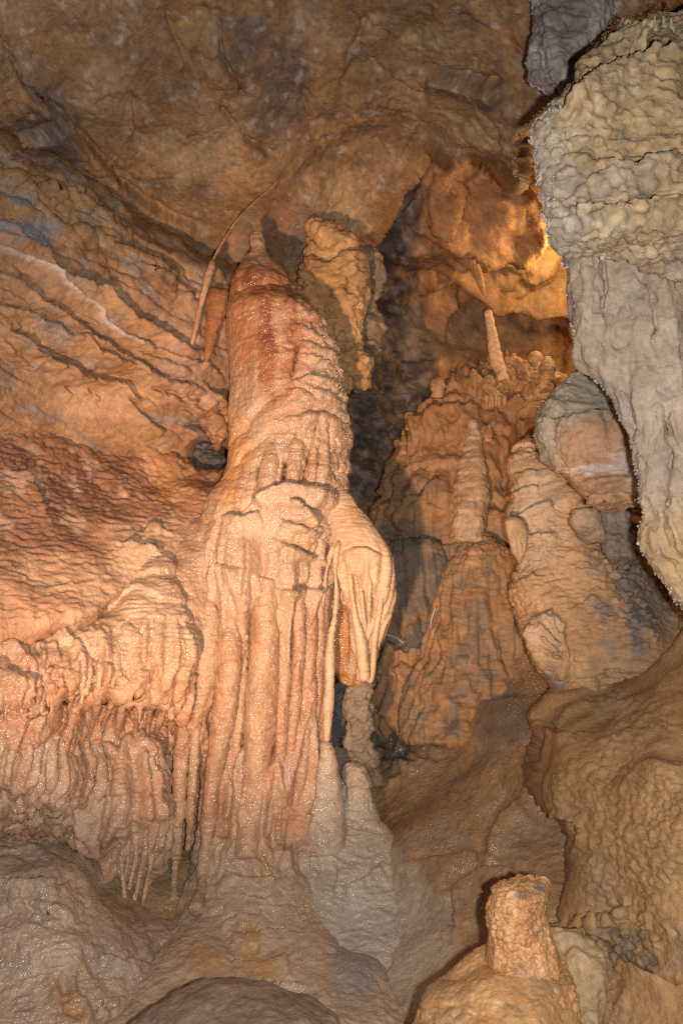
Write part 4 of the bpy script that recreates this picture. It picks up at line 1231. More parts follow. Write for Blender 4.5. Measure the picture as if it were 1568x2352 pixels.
def mound_fine(c):
    return ripple(c, .006, 42, 805, 8) + .004 * nz(c.P, 20, 2, 806)


def mound_col(c):
    k = mix((.36, .195, .09), (.41, .235, .115), sst(-.2, .3, nz(c.P, 2.4, 3, 811)))
    k = mix(k, (.22, .15, .10), .6 * sst(.0, .4, nz(c.P, 3, 3, 813)))
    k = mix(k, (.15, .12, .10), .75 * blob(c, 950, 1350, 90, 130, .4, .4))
    k = mix(k, (.37, .185, .085), .6 * blob(c, 1080, 1000, 130, 120, .5, .5))
    k = mix(k, (.40, .19, .07), .6 * blob(c, 1230, 950, 60, 80, .5, .4))
    return k * (1 + .14 * nz(c.P, 20, 3, 5))[..., None]


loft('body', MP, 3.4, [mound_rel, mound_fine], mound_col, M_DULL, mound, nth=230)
MP2 = Prof([(1236, 1075, 1110, 6.1), (1246, 1058, 1140, 6.06), (1275, 1040, 1190, 6.0), (1330, 1020, 1220, 5.95), (1390, 1000, 1225, 5.9), (1450, 985, 1230, 5.86), (1510, 965, 1228, 5.8), (1555, 945, 1225, 5.74), (1610, 930, 1220, 5.66), (1700, 920, 1220, 5.5)], .6)


def shell_rel(c):
    return lumps(c, .03, 3, 2, 821) + streaks(c, .03, 11, 822, .6) * sst(1280, 1400, c.py) + streaks(c, .012, 24, 823, .8) + tiers(c, .02, .3, 824)


loft('shell', MP2, 2.8, [shell_rel, mound_fine], rock_col((.33, .20, .105), (.36, .195, .09), (.21, .16, .115), 825, .8), M_DULL, mound)
MP3 = Prof([(1246, 925, 990, 6.1), (1258, 905, 1010, 6.08), (1300, 893, 1018, 6.05), (1360, 888, 1015, 6.02), (1420, 890, 1000, 6.0), (1470, 893, 985, 6.0), (1490, 900, 975, 6.05)], .5)
loft('shell', MP3, 2.8, [lambda c: lumps(c, .02, 4, 2, 831) + streaks(c, .035, 13, 832, .6) + streaks(c, .014, 26, 833, .8), mound_fine], rock_col((.19, .14, .10), (.25, .16, .09), (.10, .095, .09), 835, .8), M_DULL, mound)

st_st = lambda s: [lambda c: lumps(c, .02, 5, 2, s) + tiers(c, .014, .11, s + 1, .3), lambda c: .006 * nz(c.P, 24, 3, s + 2) + ripple(c, .004, 40, s + 3)]


def spire(pts, col, label, seed, st=None, step=2.4, cat='stalagmite', group=None, mat=None):
    pts = [(x, y, min(d, MP.front(x, y) - .05 + .02 * (y < pts[1][1])) if (y > 868 and d > 5.9) else d, w) for x, y, d, w in pts]
    o = tube('stalagmite', pts, step, st or st_st(seed), col, mat or M_DULL)
    return tag(o, label, cat, group)


CANDLE = [(1121, 710, 6.85, 6), (1121, 716, 6.85, 14), (1124, 735, 6.85, 19), (1128, 758, 6.85, 22), (1132, 785, 6.85, 24), (1137, 815, 6.85, 28), (1143, 840, 6.84, 30), (1149, 858, 6.82, 32), (1153, 880, 6.8, 34)]


def candle_rel(c):
    t = c.s / 24.0 + .25 * np.sin(c.s * .05)
    t = t - np.floor(t)
    return .012 * (np.sqrt(np.clip(1 - (2 * t - 1) ** 2, 0, 1)) - .6) + lumps(c, .006, 9, 2, 841)


spire(CANDLE, rock_col((.68, .42, .22), (.70, .46, .26), (.60, .34, .16), 845, .5), 'slender pale ringed stalagmite standing on top of the stepped mound', 851, [candle_rel, lambda c: .003 * nz(c.P, 30, 2, 5)], 1.8)
ST = rock_col((.46, .26, .13), (.52, .31, .165), (.36, .18, .08), 855, .6)
spire([(1086, 962, 6.48, 10), (1086, 970, 6.48, 24), (1087, 1000, 6.47, 38), (1085, 1040, 6.45, 52), (1082, 1080, 6.42, 70), (1082, 1130, 6.4, 84), (1080, 1180, 6.4, 80), (1072, 1250, 6.38, 76)], rock_col((.54, .37, .23), (.56, .38, .24), (.42, .25, .14), 861, .6), 'pale pointed stalagmite cone on the middle face of the stepped mound', 863)
spire([(1122, 860, 6.55, 12), (1122, 866, 6.55, 22), (1124, 885, 6.54, 28), (1128, 905, 6.52, 38), (1134, 925, 6.5, 56), (1137, 934, 6.5, 50)], ST, 'short stump with dripping hem at the foot of the slender ringed stalagmite', 871)
for i, (x, w, y2) in enumerate(((1117, 9, 940), (1131, 9, 937), (1146, 9, 938), (1158, 9, 934))):
    o = tube('stalactite', [(x, 908, 6.36, 10), (x, 922, 6.36, 9), (x, y2, 6.36, 4)], 2.2, [lambda c: lumps(c, .004, 9, 1, 877)], ST, M_DULL)
    tag(o, ('leftmost', 'second from left', 'third from left', 'rightmost')[i] + ' of four tiny drips under the stump below the ringed stalagmite', 'stalactite', 'tiny drips below the ringed stalagmite')
for pts, lab in [([(1226, 808, 6.9, 10), (1228, 816, 6.9, 28), (1232, 832, 6.88, 34), (1234, 850, 6.86, 36), (1232, 875, 6.84, 34)], 'blunt knobby stalagmite stub at the top right of the stepped mound'),
                 ([(1262, 820, 6.8, 12), (1260, 828, 6.8, 30), (1258, 848, 6.78, 36), (1252, 872, 6.76, 38), (1246, 900, 6.74, 46), (1238, 930, 6.72, 60), (1226, 965, 6.7, 80)], 'thick leaning stalagmite stub nearest the grey boulder'),
                 ([(1184, 812, 6.95, 10), (1182, 820, 6.95, 26), (1188, 840, 6.92, 34), (1196, 862, 6.9, 40)], 'dull brown stub right behind the slender ringed stalagmite'),
                 ([(1218, 878, 6.68, 8), (1217, 884, 6.68, 20), (1215, 900, 6.66, 24), (1210, 925, 6.65, 30)], 'small orange stub left of the thick leaning stub'),
                 ([(1002, 866, 6.6, 16), (1003, 874, 6.6, 34), (1005, 890, 6.58, 34), (1002, 915, 6.56, 28)], 'flat-topped orange stub at the left shoulder of the stepped mound'),
                 ([(937, 946, 6.7, 6), (937, 952, 6.7, 14), (937, 970, 6.68, 16), (936, 990, 6.66, 18)], 'tiny rust-red stub at the left edge of the mound, beside the dark recess'),
                 ([(925, 986, 6.68, 6), (926, 992, 6.68, 12), (927, 1010, 6.66, 14), (926, 1045, 6.6, 16)], 'tiny brown finger just below the rust-red stub'),
                 ([(1123, 974, 6.5, 6), (1123, 980, 6.5, 13), (1123, 995, 6.48, 17), (1122, 1015, 6.46, 22)], 'small rust-red stub right of the pale pointed cone'),
                 ([(1101, 1080, 6.36, 6), (1101, 1086, 6.36, 16), (1100, 1105, 6.34, 22), (1098, 1130, 6.32, 26)], 'rounded brown stub low on the right of the pale cone'),
                 ([(1196, 1011, 6.3, 6), (1196, 1018, 6.3, 14), (1190, 1050, 6.25, 22), (1182, 1090, 6.2, 28), (1178, 1150, 6.15, 30)], 'slim orange finger above the popcorn-covered column on the right'),
                 ([(1094, 1248, 5.88, 10), (1092, 1254, 5.88, 24), (1090, 1275, 5.85, 36), (1086, 1300, 5.84, 46)], 'rounded orange boss on top of the lower brown shell')]:
    spire(pts, ST, lab, 880 + len(lab))
for pts, lab in [([(1083, 596, 7.0, 16), (1086, 612, 7.0, 14), (1090, 632, 7.0, 10), (1092, 642, 7.0, 3)], 'stubby amber stalactite left of the pair above the ringed stalagmite'),
                 ([(1092, 606, 6.95, 16), (1098, 630, 6.95, 20), (1106, 655, 6.95, 14), (1112, 680, 6.95, 4)], 'longer amber stalactite pointing at the ringed stalagmite')]:
    tag(tube('stalactite', pts, 2.2, [lambda c: lumps(c, .006, 8, 2, 891)], rock_col((.46, .25, .09), (.48, .28, .12), (.36, .18, .07), 893), M_DULL), lab, 'stalactite')

# two loose ends of white cable
for pts, lab in [([(1000, 1396, 5.75), (994, 1412, 5.75), (990, 1428, 5.76), (989, 1444, 5.8)], 'upright loose end of white cable against the brown shell'),
                 ([(880, 1457, 5.7), (895, 1460, 5.72), (908, 1464, 5.75), (918, 1471, 5.78), (927, 1478, 5.8)], 'short white cable curving out from behind the drapery')]:
    tag(tube('cable', [(x, y, d, 3.4) for x, y, d in pts], 2.0, (), (.5, .5, .52), M_CABLE), lab, 'cable')

# ================================================================== RIGHT COLUMN WITH POPCORN
rc = thing('popcorn_column', 'bulging grey-brown flowstone column studded with cave popcorn, below the grey boulder', 'column', 1380, 1600, 4.3)
R1 = Prof([(1006, 1202, 1224, 5.1), (1018, 1190, 1250, 5.07), (1045, 1180, 1300, 5.03), (1085, 1175, 1350, 4.98), (1110, 1180, 1375, 4.95), (1140, 1170, 1395, 4.92), (1180, 1166, 1415, 4.88), (1225, 1174, 1432, 4.85), (1250, 1188, 1442, 4.83), (1285, 1192, 1460, 4.8), (1340, 1188, 1500, 4.75), (1400, 1190, 1535, 4.7), (1460, 1197, 1575, 4.65), (1505, 1216, 1600, 4.61), (1548, 1244, 1620, 4.58), (1590, 1287, 1640, 4.56), (1660, 1330, 1640, 4.55)], .62)
R_LEDGES = [(cr('r', (140, 1030), (180, 1010), (260, 960), (330, 950), (400, 980)), .06, 5, 40), (cr('r', (190, 1220), (230, 1150), (330, 1130), (420, 1140)), .06, 5, 40), (cr('r', (160, 1470), (240, 1440), (270, 1400)), .04, 5, 30),
            (cr('r', (100, 880), (180, 840), (290, 830)), .035, 5, 30), (cr('r', (120, 760), (200, 730), (280, 740)), .03, 5, 25), (cr('r', (640, 2110), (720, 2110), (850, 2100), (950, 2090)), -.10, 6, 45), (cr('r', (480, 1900), (490, 2000), (495, 2090)), .06, 5, 25)]
PB = [(1410, 1270, 60, 60), (1430, 1370, 70, 70), (1440, 1440, 80, 70)]


def r_rel(c):
    d = lumps(c, .045, 2.4, 2, 921) + tiers(c, .032, .19, 922, .7) * sst(1340, 1240, c.py) + tiers(c, .014, .26, 926, .8)
    for p, h, w, L in R_LEDGES:
        d = d + ledge(c, p, h, w, L)
    for x in (735, 770, 800, 840):
        d = d + groove(c, cr('r', (x, 2040), (x + 4, 2080), (x, 2120)), 4, .04, 1)
    return d


def r_pop(c):
    m = np.clip(sum(blob(c, *b, soft=.5, rough=.4) for b in PB), 0, 1)
    f1, cid = worley(c.P, 24, 31)
    return m * .026 * np.sqrt(np.clip(1 - (f1 / .5) ** 2, 0, 1)) * sst(.25, .6, cid) + billow(c, .014, 17, 2, 923, (.8, .8, 1.5)) + .004 * nz(c.P, 55, 2, 924)


def r_col(c):
    k = mix((.39, .23, .115), (.44, .275, .145), sst(-.2, .3, nz(c.P, 3, 3, 925)))
    k = mix(k, (.42, .34, .255), .6 * blob(c, 1230, 1180, 60, 130, .5, .4))
    m = np.clip(sum(blob(c, *b, soft=.6, rough=.5) for b in PB), 0, 1)
    k = mix(k, (.17, .165, .16), .7 * m * sst(-.25, .25, nz(c.P, 6, 3, 927)))
    f1, cid = worley(c.P, 24, 31)
    k = mix(k, (.44, .34, .23), m * sst(.4, .25, f1) * sst(.25, .6, cid))
    k = mix(k, (.13, .13, .13), .6 * blob(c, 1500, 1330, 60, 110, .4, .3))
    return k * (1 + .12 * nz(c.P, 22, 3, 5))[..., None]


R_TRUNK = loft('trunk', R1, 3.0, [r_rel, r_pop], r_col, M_DULL, rc)
# ribbed shell-like fin under the lower bulb and the smaller ear above it
FIN = Prof([(1410, 1235, 1262, 4.49), (1425, 1218, 1275, 4.47), (1455, 1206, 1290, 4.45), (1490, 1212, 1302, 4.44), (1525, 1232, 1310, 4.44), (1555, 1262, 1312, 4.45), (1580, 1284, 1308, 4.47), (1592, 1292, 1302, 4.49)], .55)
RIBS = [cr('r', (300, 1690), (360, 1730), (380, 1790), (410, 1830)), cr('r', (280, 1740), (330, 1800), (370, 1850), (430, 1890)), cr('r', (300, 1830), (350, 1880), (420, 1930)), cr('r', (290, 1890), (360, 1940), (430, 1970)), cr('r', (410, 1740), (420, 1830), (450, 1930), (470, 2010)), cr('r', (340, 1680), (390, 1740), (410, 1790))]


def fin_rel(c):
    d = lumps(c, .01, 5, 2, 931)
    for p in RIBS:
        d = d + ridge(c, p, 4.0, .034, 3)
    return d


loft('fin', FIN, 2.0, [fin_rel, lambda c: .009 * nz(c.P, 22, 3, 5) + ripple(c, .003, 60, 6)], lambda c: mix(mix((.40, .25, .135), (.46, .32, .20), sst(-.2, .3, nz(c.P, 5, 2, 3))), (.21, .20, .215), .8 * blob(c, 1288, 1560, 26, 30, .4, .3)), M_DULL, rc)
EAR = Prof([(1188, 1166, 1185, 4.69), (1200, 1160, 1200, 4.67), (1230, 1163, 1210, 4.66), (1260, 1172, 1208, 4.66), (1280, 1184, 1200, 4.67), (1290, 1190, 1196, 4.69)], .6)
loft('ear', EAR, 2.0, [lambda c: lumps(c, .01, 6, 2, 935) + groove(c, cr('r', (110, 1120), (150, 1200), (160, 1300)), 3, .012, 1) + groove(c, cr('r', (170, 1180), (190, 1230), (180, 1280)), 3, .012, 1)], rock_col((.42, .29, .18), (.45, .33, .21), (.38, .24, .13), 937), M_DULL, rc)
tag(loft('stone', Prof([(1168, 1318, 1345, 4.25), (1175, 1308, 1372, 4.22), (1195, 1310, 1382, 4.22), (1225, 1330, 1388, 4.25), (1245, 1350, 1385, 4.3)], .8), 2.4, [lambda c: lumps(c, .02, 5, 2, 941), lambda c: .006 * nz(c.P, 30, 3, 942)], rock_col((.34, .24, .16), (.38, .28, .19), (.24, .19, .15), 943), M_DULL),
    'rounded brown stone tucked between the grey boulder and the popcorn column', 'stone')
tag(loft('stone', Prof([(1172, 1402, 1425, 4.35), (1185, 1390, 1440, 4.33), (1230, 1388, 1450, 4.33), (1280, 1400, 1450, 4.35), (1310, 1415, 1445, 4.4)], .7, 3), 2.6, craggy(.02, .03, 8, 951), rock_col((.17, .14, .11), (.20, .165, .13), (.10, .09, .08), 953), M_GREY),
    'dark grey-brown angular stone behind the popcorn column, right of the rounded stone', 'stone')
# ================================================================== LOWER RIGHT WALL
RW_EDGE = [(1760, 1180), (1620, 1330), (1585, 1420), (1545, 1490), (1480, 1545), (1400, 1562), (1330, 1568), (1298, 1582), (1255, 1612), (1222, 1642), (1234, 1668), (1240, 1690), (1226, 1720), (1218, 1770), (1223, 1812), (1254, 1850), (1296, 1885), (1322, 1915), (1330, 1990), (1312, 2060), (1290, 2160), (1270, 2260), (1250, 2500)]
rw_f = tps([(1250, 1640, 4.28), (1400, 1600, 4.2), (1550, 1560, 4.05), (1700, 1350, 4.0), (1760, 1200, 4.0), (1760, 1600, 3.5), (1250, 1800, 3.85), (1400, 1780, 3.65), (1560, 1780, 3.3), (1330, 1760, 3.7), (1500, 1760, 3.3), (1760, 1760, 2.9),
            (1330, 2150, 3.45), (1450, 2170, 3.25), (1600, 2150, 2.95), (1760, 2200, 2.7), (1300, 2330, 3.25), (1450, 2330, 2.95), (1600, 2380, 2.75), (1760, 2480, 2.5), (1250, 2480, 3.1)])


def rw_depth(X, Y):
    w = 6 * perlin(X * .025, Y * .025, X * 0, 33) + 3 * perlin(X * .08, Y * .08, X * 0, 34)
    sd, _ = seg_dist(X + w * .5, Y + w * .5, RW_EDGE)
    sd = -sd
    t = np.clip(1 - sd / 75, 0, 1)
    lo = sst(2120, 1960, Y)
    return rw_f(X, Y) + (.05 + .15 * lo) * (1 - np.sqrt(np.clip(1 - t * t, 0, 1))) + (.5 + 1.2 * lo) * sst(0, -40, sd)


RW_L = [(cr('6', (880, 940), (950, 990), (1000, 1030), (1080, 1020)), .05, 6, 35), (cr('8', (880, 120), (950, 200), (1040, 220), (1090, 250), (1110, 330), (1090, 380)), -.06, 6, 40), (cr('8', (1140, 700), (1250, 680), (1350, 640)), .05, 7, 40), (cr('8', (1130, 820), (1250, 860), (1350, 940), (1450, 1000), (1568, 1020)), .09, 8, 40),
        (cr('8', (1180, 1060), (1210, 960), (1240, 900)), .06, 6, 35), (cr('8', (940, 700), (1040, 740), (1130, 830), (1230, 900)), .05, 6, 30)]


def rw_rel(c):
    d = lumps(c, .05, 1.9, 2, 961) + streaks(c, .02, 4.5, 963, .5)
    for p, h, w, L in RW_L:
        d = d + ledge(c, p, h, w, L)
    return d


def rw_fine(c):
    d = billow(c, .012, 21, 2, 965, (.75, .75, 1.15)) + .004 * nz(c.P, 60, 1, 967)
    m = np.clip(blob(c, 1420, 2150, 130, 60, .5, .4), 0, 1)
    return d + m * (popcorn(c, .03, 16, 968) + .02 * nz(c.P, 12, 3, 969))


def rw_col(c):
    k = mix((.38, .21, .09), (.43, .25, .115), sst(-.2, .3, nz(c.P, 2.4, 3, 971)))
    k = mix(k, (.36, .25, .15), .6 * sst(.0, .4, nz(c.P, 3.2, 3, 973)) * sst(1500, 1350, c.px))
    k = mix(k, (.13, .115, .09), .8 * np.clip(blob(c, 1440, 2190, 150, 55, .4, .5), 0, 1) * sst(-.3, .2, nz(c.P, 7, 3, 975)))
    k = mix(k, (.46, .24, .10), .8 * np.clip(blob(c, 1440, 2140, 90, 40, .5, .5), 0, 1) * sst(.1, .4, nz(c.P, 9, 2, 977)))
    k = mix(k, (.50, .36, .23), .6 * blob(c, 1430, 1620, 16, 40, .6, .5))
    return k * (1 + .12 * nz(c.P, 24, 3, 5))[..., None]


structure(patch('right_wall', 1150, 1740, 1200, 2470, 3.6, rw_depth, [rw_rel, rw_fine], rw_col, M_DULL))

# ================================================================== FOREGROUND: STALAGMITE, HUMP
fs = thing('stalagmite', 'stout bright orange stalagmite with flat broken top in the lower right foreground', 'stalagmite', 1190, 2352, 2.7)
FS = Prof([(2026, 1215, 1242, 2.75), (2030, 1190, 1250, 2.74), (2042, 1150, 1252, 2.73), (2060, 1130, 1253, 2.72), (2090, 1119, 1253, 2.71), (2130, 1118, 1260, 2.7), (2170, 1122, 1272, 2.69), (2210, 1122, 1285, 2.68), (2255, 1112, 1304, 2.66), (2330, 1080, 1330, 2.62), (2440, 1050, 1350, 2.58)], .9)


def fs_col(c):
    k = mix((.44, .205, .075), (.53, .285, .13), sst(-.3, .3, nz(c.P, 6, 4, 981, .65, (1.5, 1.5, .6))))
    k = mix(k, (.30, .15, .065), .6 * sst(.1, .4, nz(c.P, 9, 4, 982, .65)))
    k = mix(k, (.10, .085, .075), .7 * (blob(c, 1198, 2065, 18, 12, .5, .7) + blob(c, 1236, 2048, 12, 12, .5, .6)))
    return k * (1 + .18 * nz(c.P, 45, 3, 5))[..., None]


loft('shaft', FS, 2.4, [lambda c: lumps(c, .018, 4, 2, 983) + tiers(c, .010, .09, 984, .7) + streaks(c, .008, 16, 988, 2), lambda c: billow(c, .010, 34, 2, 985, (1, 1, 1.4)) + .003 * nz(c.P, 90, 1, 986)], fs_col, M_FLOW, fs)
FB = Prof([(2178, 1130, 1200, 2.79), (2190, 1100, 1250, 2.75), (2215, 1068, 1290, 2.71), (2245, 1030, 1310, 2.67), (2280, 992, 1320, 2.63), (2310, 968, 1325, 2.60), (2350, 958, 1328, 2.57), (2440, 940, 1335, 2.52)], .75)
loft('base_mound', FB, 3.0, [lambda c: lumps(c, .03, 4, 2, 991), lambda c: billow(c, .010, 26, 2, 992, (.5, .5, 1.3)) + .003 * nz(c.P, 80, 1, 993)], rock_col((.42, .215, .085), (.45, .24, .10), (.26, .16, .08), 994, .7), M_FLOW, fs)
FD = Prof([(2130, 1262, 1290, 2.98), (2150, 1256, 1330, 2.95), (2200, 1265, 1375, 2.9), (2250, 1285, 1392, 2.86), (2300, 1300, 1385, 2.83), (2370, 1310, 1370, 2.8), (2440, 1310, 1370, 2.8)], .7)
loft('side_flow', FD, 2.6, [lambda c: lumps(c, .03, 5, 2, 996) + streaks(c, .02, 14, 997, 1.5), lambda c: .006 * nz(c.P, 30, 3, 998)], rock_col((.36, .24, .13), (.40, .26, .14), (.22, .16, .10), 999, .6), M_DULL, fs)

HP = Prof([(2264, 545, 590, 3.05), (2270, 500, 640, 3.03), (2285, 440, 700, 3.00), (2310, 375, 745, 2.96), (2340, 330, 775, 2.92), (2400, 270, 800, 2.86), (2470, 240, 820, 2.80)], .7)
tag(loft('stalagmite_dome', HP, 3.6, [lambda c: lumps(c, .035, 2.6, 3, 1001), lambda c: .004 * nz(c.P, 30, 3, 1002) + ripple(c, .003, 40, 1004)], rock_col((.25, .185, .135), (.29, .215, .155), (.19, .14, .105), 1003, .7), M_DULL),
    'smooth dull brown rounded dome cut off by the bottom edge of the picture', 'dome')

# ================================================================== RIGHT FOREGROUND: HANGING SHEETS AND BOULDER
tag(loft('boulder', Prof([(842, 1332, 1345, 3.95), (850, 1318, 1352, 3.93), (880, 1290, 1378, 3.90), (920, 1262, 1402, 3.88), (960, 1246, 1425, 3.86), (1000, 1240, 1445, 3.85), (1030, 1245, 1460, 3.85), (1060, 1270, 1474, 3.85), (1100, 1312, 1490, 3.85), (1135, 1345, 1490, 3.86), (1160, 1372, 1440, 3.88), (1176, 1395, 1412, 3.90)], .45, 4.0), 2.4,
              [lambda c: lumps(c, .02, 3, 2, 1011) + facets(c, .07, 4.5, 1015, .06) + ledge(c, cr('r', (370, 400), (450, 400), (560, 370), (700, 340)), .06, 6, 60) + ledge(c, cr('r', (420, 410), (400, 520), (420, 600), (480, 690)), -.03, 4, 25) + ledge(c, cr('r', (540, 780), (700, 770), (880, 750)), .03, 4, 25) + ledge(c, cr('r', (560, 940), (680, 900), (880, 900)), .03, 4, 25),
               lambda c: .010 * nz(c.P, 16, 4, 1012, .6) + .003 * nz(c.P, 70, 2, 1013)],
              lambda c: (mix(mix((.25, .22, .165), (.36, .215, .125), sst(940, 1000, c.py + 20 * nz(c.P, 5, 2, 4)) * sst(1255, 1310, c.px)),
                             (.48, .43, .40), .75 * sst(.1, .4, nz(c.P, 5, 4, 1014, .6, (.6, .6, 2))) * sst(1000, 1080, c.py)) * (1 + .16 * nz(c.P, 28, 3, 5))[..., None]), M_GREY),
    'wedge-shaped grey and banded pink boulder hanging left of the knobbly sheet', 'boulder')

SH_COL = rock_col((.33, .29, .23), (.38, .34, .285), (.27, .265, .275), 1021, .7)
U = Prof([(40, 1500, 1740, 3.1), (62, 1440, 1740, 3.05), (100, 1372, 1740, 3.0), (150, 1336, 1740, 2.92), (205, 1304, 1740, 2.84), (250, 1266, 1740, 2.78), (282, 1240, 1740, 2.75), (300, 1236, 1740, 2.74), (350, 1242, 1740, 2.72), (400, 1252, 1740, 2.7), (470, 1266, 1740, 2.68), (530, 1276, 1740, 2.68), (548, 1282, 1740, 2.69), (558, 1305, 1740, 2.7), (572, 1390, 1740, 2.74), (600, 1460, 1740, 2.78), (640, 1535, 1740, 2.82), (700, 1640, 1740, 2.86)], .22, 2.6)
U_L = [(cr('2', (1040, 940), (1150, 960), (1300, 950), (1450, 920), (1568, 900)), .06, 6, 35), (cr('2', (1000, 520), (1060, 480), (1160, 410), (1300, 350), (1420, 320), (1568, 300)), .10, 9, 60), (cr('2', (1200, 740), (1320, 770), (1450, 710), (1568, 690)), .05, 6, 40), (cr('2', (1050, 400), (1100, 330), (1200, 240), (1300, 190), (1380, 200), (1400, 280)), .06, 6, 50),
       (cr('2', (1290, 100), (1330, 170), (1400, 240), (1400, 290)), .05, 5, 30)]


def knob_rel(c):
    d = lumps(c, .03, 2.2, 1, 1031)
    for p, h, w, L in U_L:
        d = d + ledge(c, p, h, w, L)
    return d + .010 * (1 - 2 * np.abs(nz(c.P, 7, 2, 1033, .5, (.5, .5, 2.0))))


def knob_fine(c):
    q = c.P + .02 * nz(c.P, 14, 1, 9)[..., None]
    f1, cid = worley(q, 31, 41, (.85, .85, 1.1))
    f2, cid2 = worley(q, 46, 43)
    return .019 * np.sqrt(np.clip(1 - (f1 / .85) ** 2, 0, 1)) * (.4 + cid) - .018 + .006 * np.sqrt(np.clip(1 - (f2 / .85) ** 2, 0, 1)) + .002 * nz(c.P, 120, 1, 3)


def knob_col(c):
    k = mix((.335, .225, .12), (.385, .28, .17), sst(-.2, .3, nz(c.P, 4, 3, 1035)))
    k = mix(k, (.26, .19, .08), .55 * np.clip(blob(c, 1400, 370, 110, 80, .6, .5), 0, 1) * sst(-.2, .3, nz(c.P, 10, 2, 4)))
    k = mix(k, (.19, .165, .14), .4 * sst(.05, .4, nz(c.P, 5, 3, 1037)))
    k = mix(k, (.26, .19, .10), .5 * blob(c, 1480, 130, 90, 60, .5, .5))
    e = sst(1320, 1262, c.px - .2 * np.maximum(c.py - 300, 0) + 18 * nz(c.P, 12, 2, 6))
    k = mix(k, (.33, .285, .24), .55 * e * sst(230, 290, c.py))
    f1, cid = worley(c.P + .02 * nz(c.P, 14, 1, 9)[..., None], 31, 41, (.85, .85, 1.1))
    return k * (.75 + .4 * sst(.75, .2, f1))[..., None] * (1 + .1 * nz(c.P, 40, 2, 5))[..., None]  # shade in the creases between knobs is put into the colour


sheet_u = thing('hanging_sheet', 'near greyish-yellow knobbly rock sheet with white crystal rim, upper right', 'rock', 1500, 680, 2.7)
FACE_U = loft('rock_face', U, 3.0, [knob_rel, knob_fine], knob_col, M_GREY, sheet_u, nth=280)
LS = Prof([(520, 1300, 1760, 3.05), (560, 1303, 1760, 3.02), (640, 1309, 1760, 3.0), (700, 1316, 1760, 2.98), (760, 1326, 1760, 2.96), (830, 1350, 1760, 2.94), (860, 1380, 1760, 2.92), (930, 1420, 1760, 2.9), (980, 1446, 1760, 2.88), (1060, 1474, 1760, 2.86), (1110, 1486, 1760, 2.84), (1180, 1488, 1760, 2.82), (1235, 1481, 1760, 2.8), (1290, 1510, 1760, 2.8), (1330, 1545, 1760, 2.8), (1375, 1572, 1760, 2.8), (1420, 1620, 1760, 2.8), (1460, 1700, 1760, 2.8)], .3, 2.4)


def ls_rel(c):
    d = lumps(c, .03, 2.4, 2, 1041) + streaks(c, .03, 5, 1043, .9)
    for p in (cr('4', (1200, 0), (1220, 120), (1190, 240)), cr('4', (1370, 60), (1420, 180), (1440, 330), (1420, 420)), cr('4', (1270, 620), (1310, 670), (1330, 740), (1340, 850), (1380, 920)), cr('4', (1480, 700), (1520, 900), (1490, 1176)), cr('6', (1480, 0), (1520, 100), (1568, 200))):
        d = d + groove(c, p, 6, .03, 5)
    return d


def ls_fine(c):
    q = c.P + .03 * nz(c.P, 10, 1, 9)[..., None]
    f1, cid = worley(q, 17, 51, (1.1, 1.1, .8))
    w = 1 - 2 * np.abs(nz(c.P, 9, 2, 1047, .5, (1.5, 1.5, .7)))
    return .013 * np.sqrt(np.clip(1 - (f1 / .9) ** 2, 0, 1)) * (.3 + cid) - .012 + .012 * w + .002 * nz(c.P, 110, 2, 3)


def ls_col(c):
    k = mix((.305, .225, .16), (.345, .265, .195), sst(-.2, .3, nz(c.P, 4, 3, 1051)))
    k = mix(k, (.265, .22, .185), .5 * sst(.0, .4, nz(c.P, 5, 3, 1053)))
    k = mix(k, (.36, .225, .115), .85 * sst(1080, 1230, c.py + 30 * nz(c.P, 4, 2, 8)))
    k = mix(k, (.47, .29, .13), .5 * blob(c, 1545, 1280, 18, 60, .5, .3))
    return k * (1 + .1 * nz(c.P, 40, 2, 5))[..., None]


sheet_l = thing('hanging_sheet', 'pale grey-pink rippled rock sheet tapering down the right edge', 'rock', 1600, 1450, 2.8)
FACE_L = loft('rock_face', LS, 3.3, [ls_rel, ls_fine], ls_col, M_GREY, sheet_l, nth=260)

# coral-like crystals crusting the rims: one part of many tiny pieces each
ICO_V = np.array([(0, 0, 1.2), (.9, 0, .3), (.28, .85, .3), (-.73, .53, .3), (-.73, -.53, .3), (.28, -.85, .3), (.7, .5, -.5), (-.3, .8, -.5), (-.9, 0, -.5), (-.3, -.8, -.5), (.7, -.5, -.5), (0, 0, -.9)])
ICO_F = np.array([(0, 1, 2), (0, 2, 3), (0, 3, 4), (0, 4, 5), (0, 5, 1), (1, 6, 2), (2, 7, 3), (3, 8, 4), (4, 9, 5), (5, 10, 1), (6, 7, 2), (7, 8, 3), (8, 9, 4), (9, 10, 5), (10, 6, 1), (11, 7, 6), (11, 8, 7), (11, 9, 8), (11, 10, 9), (11, 6, 10)])


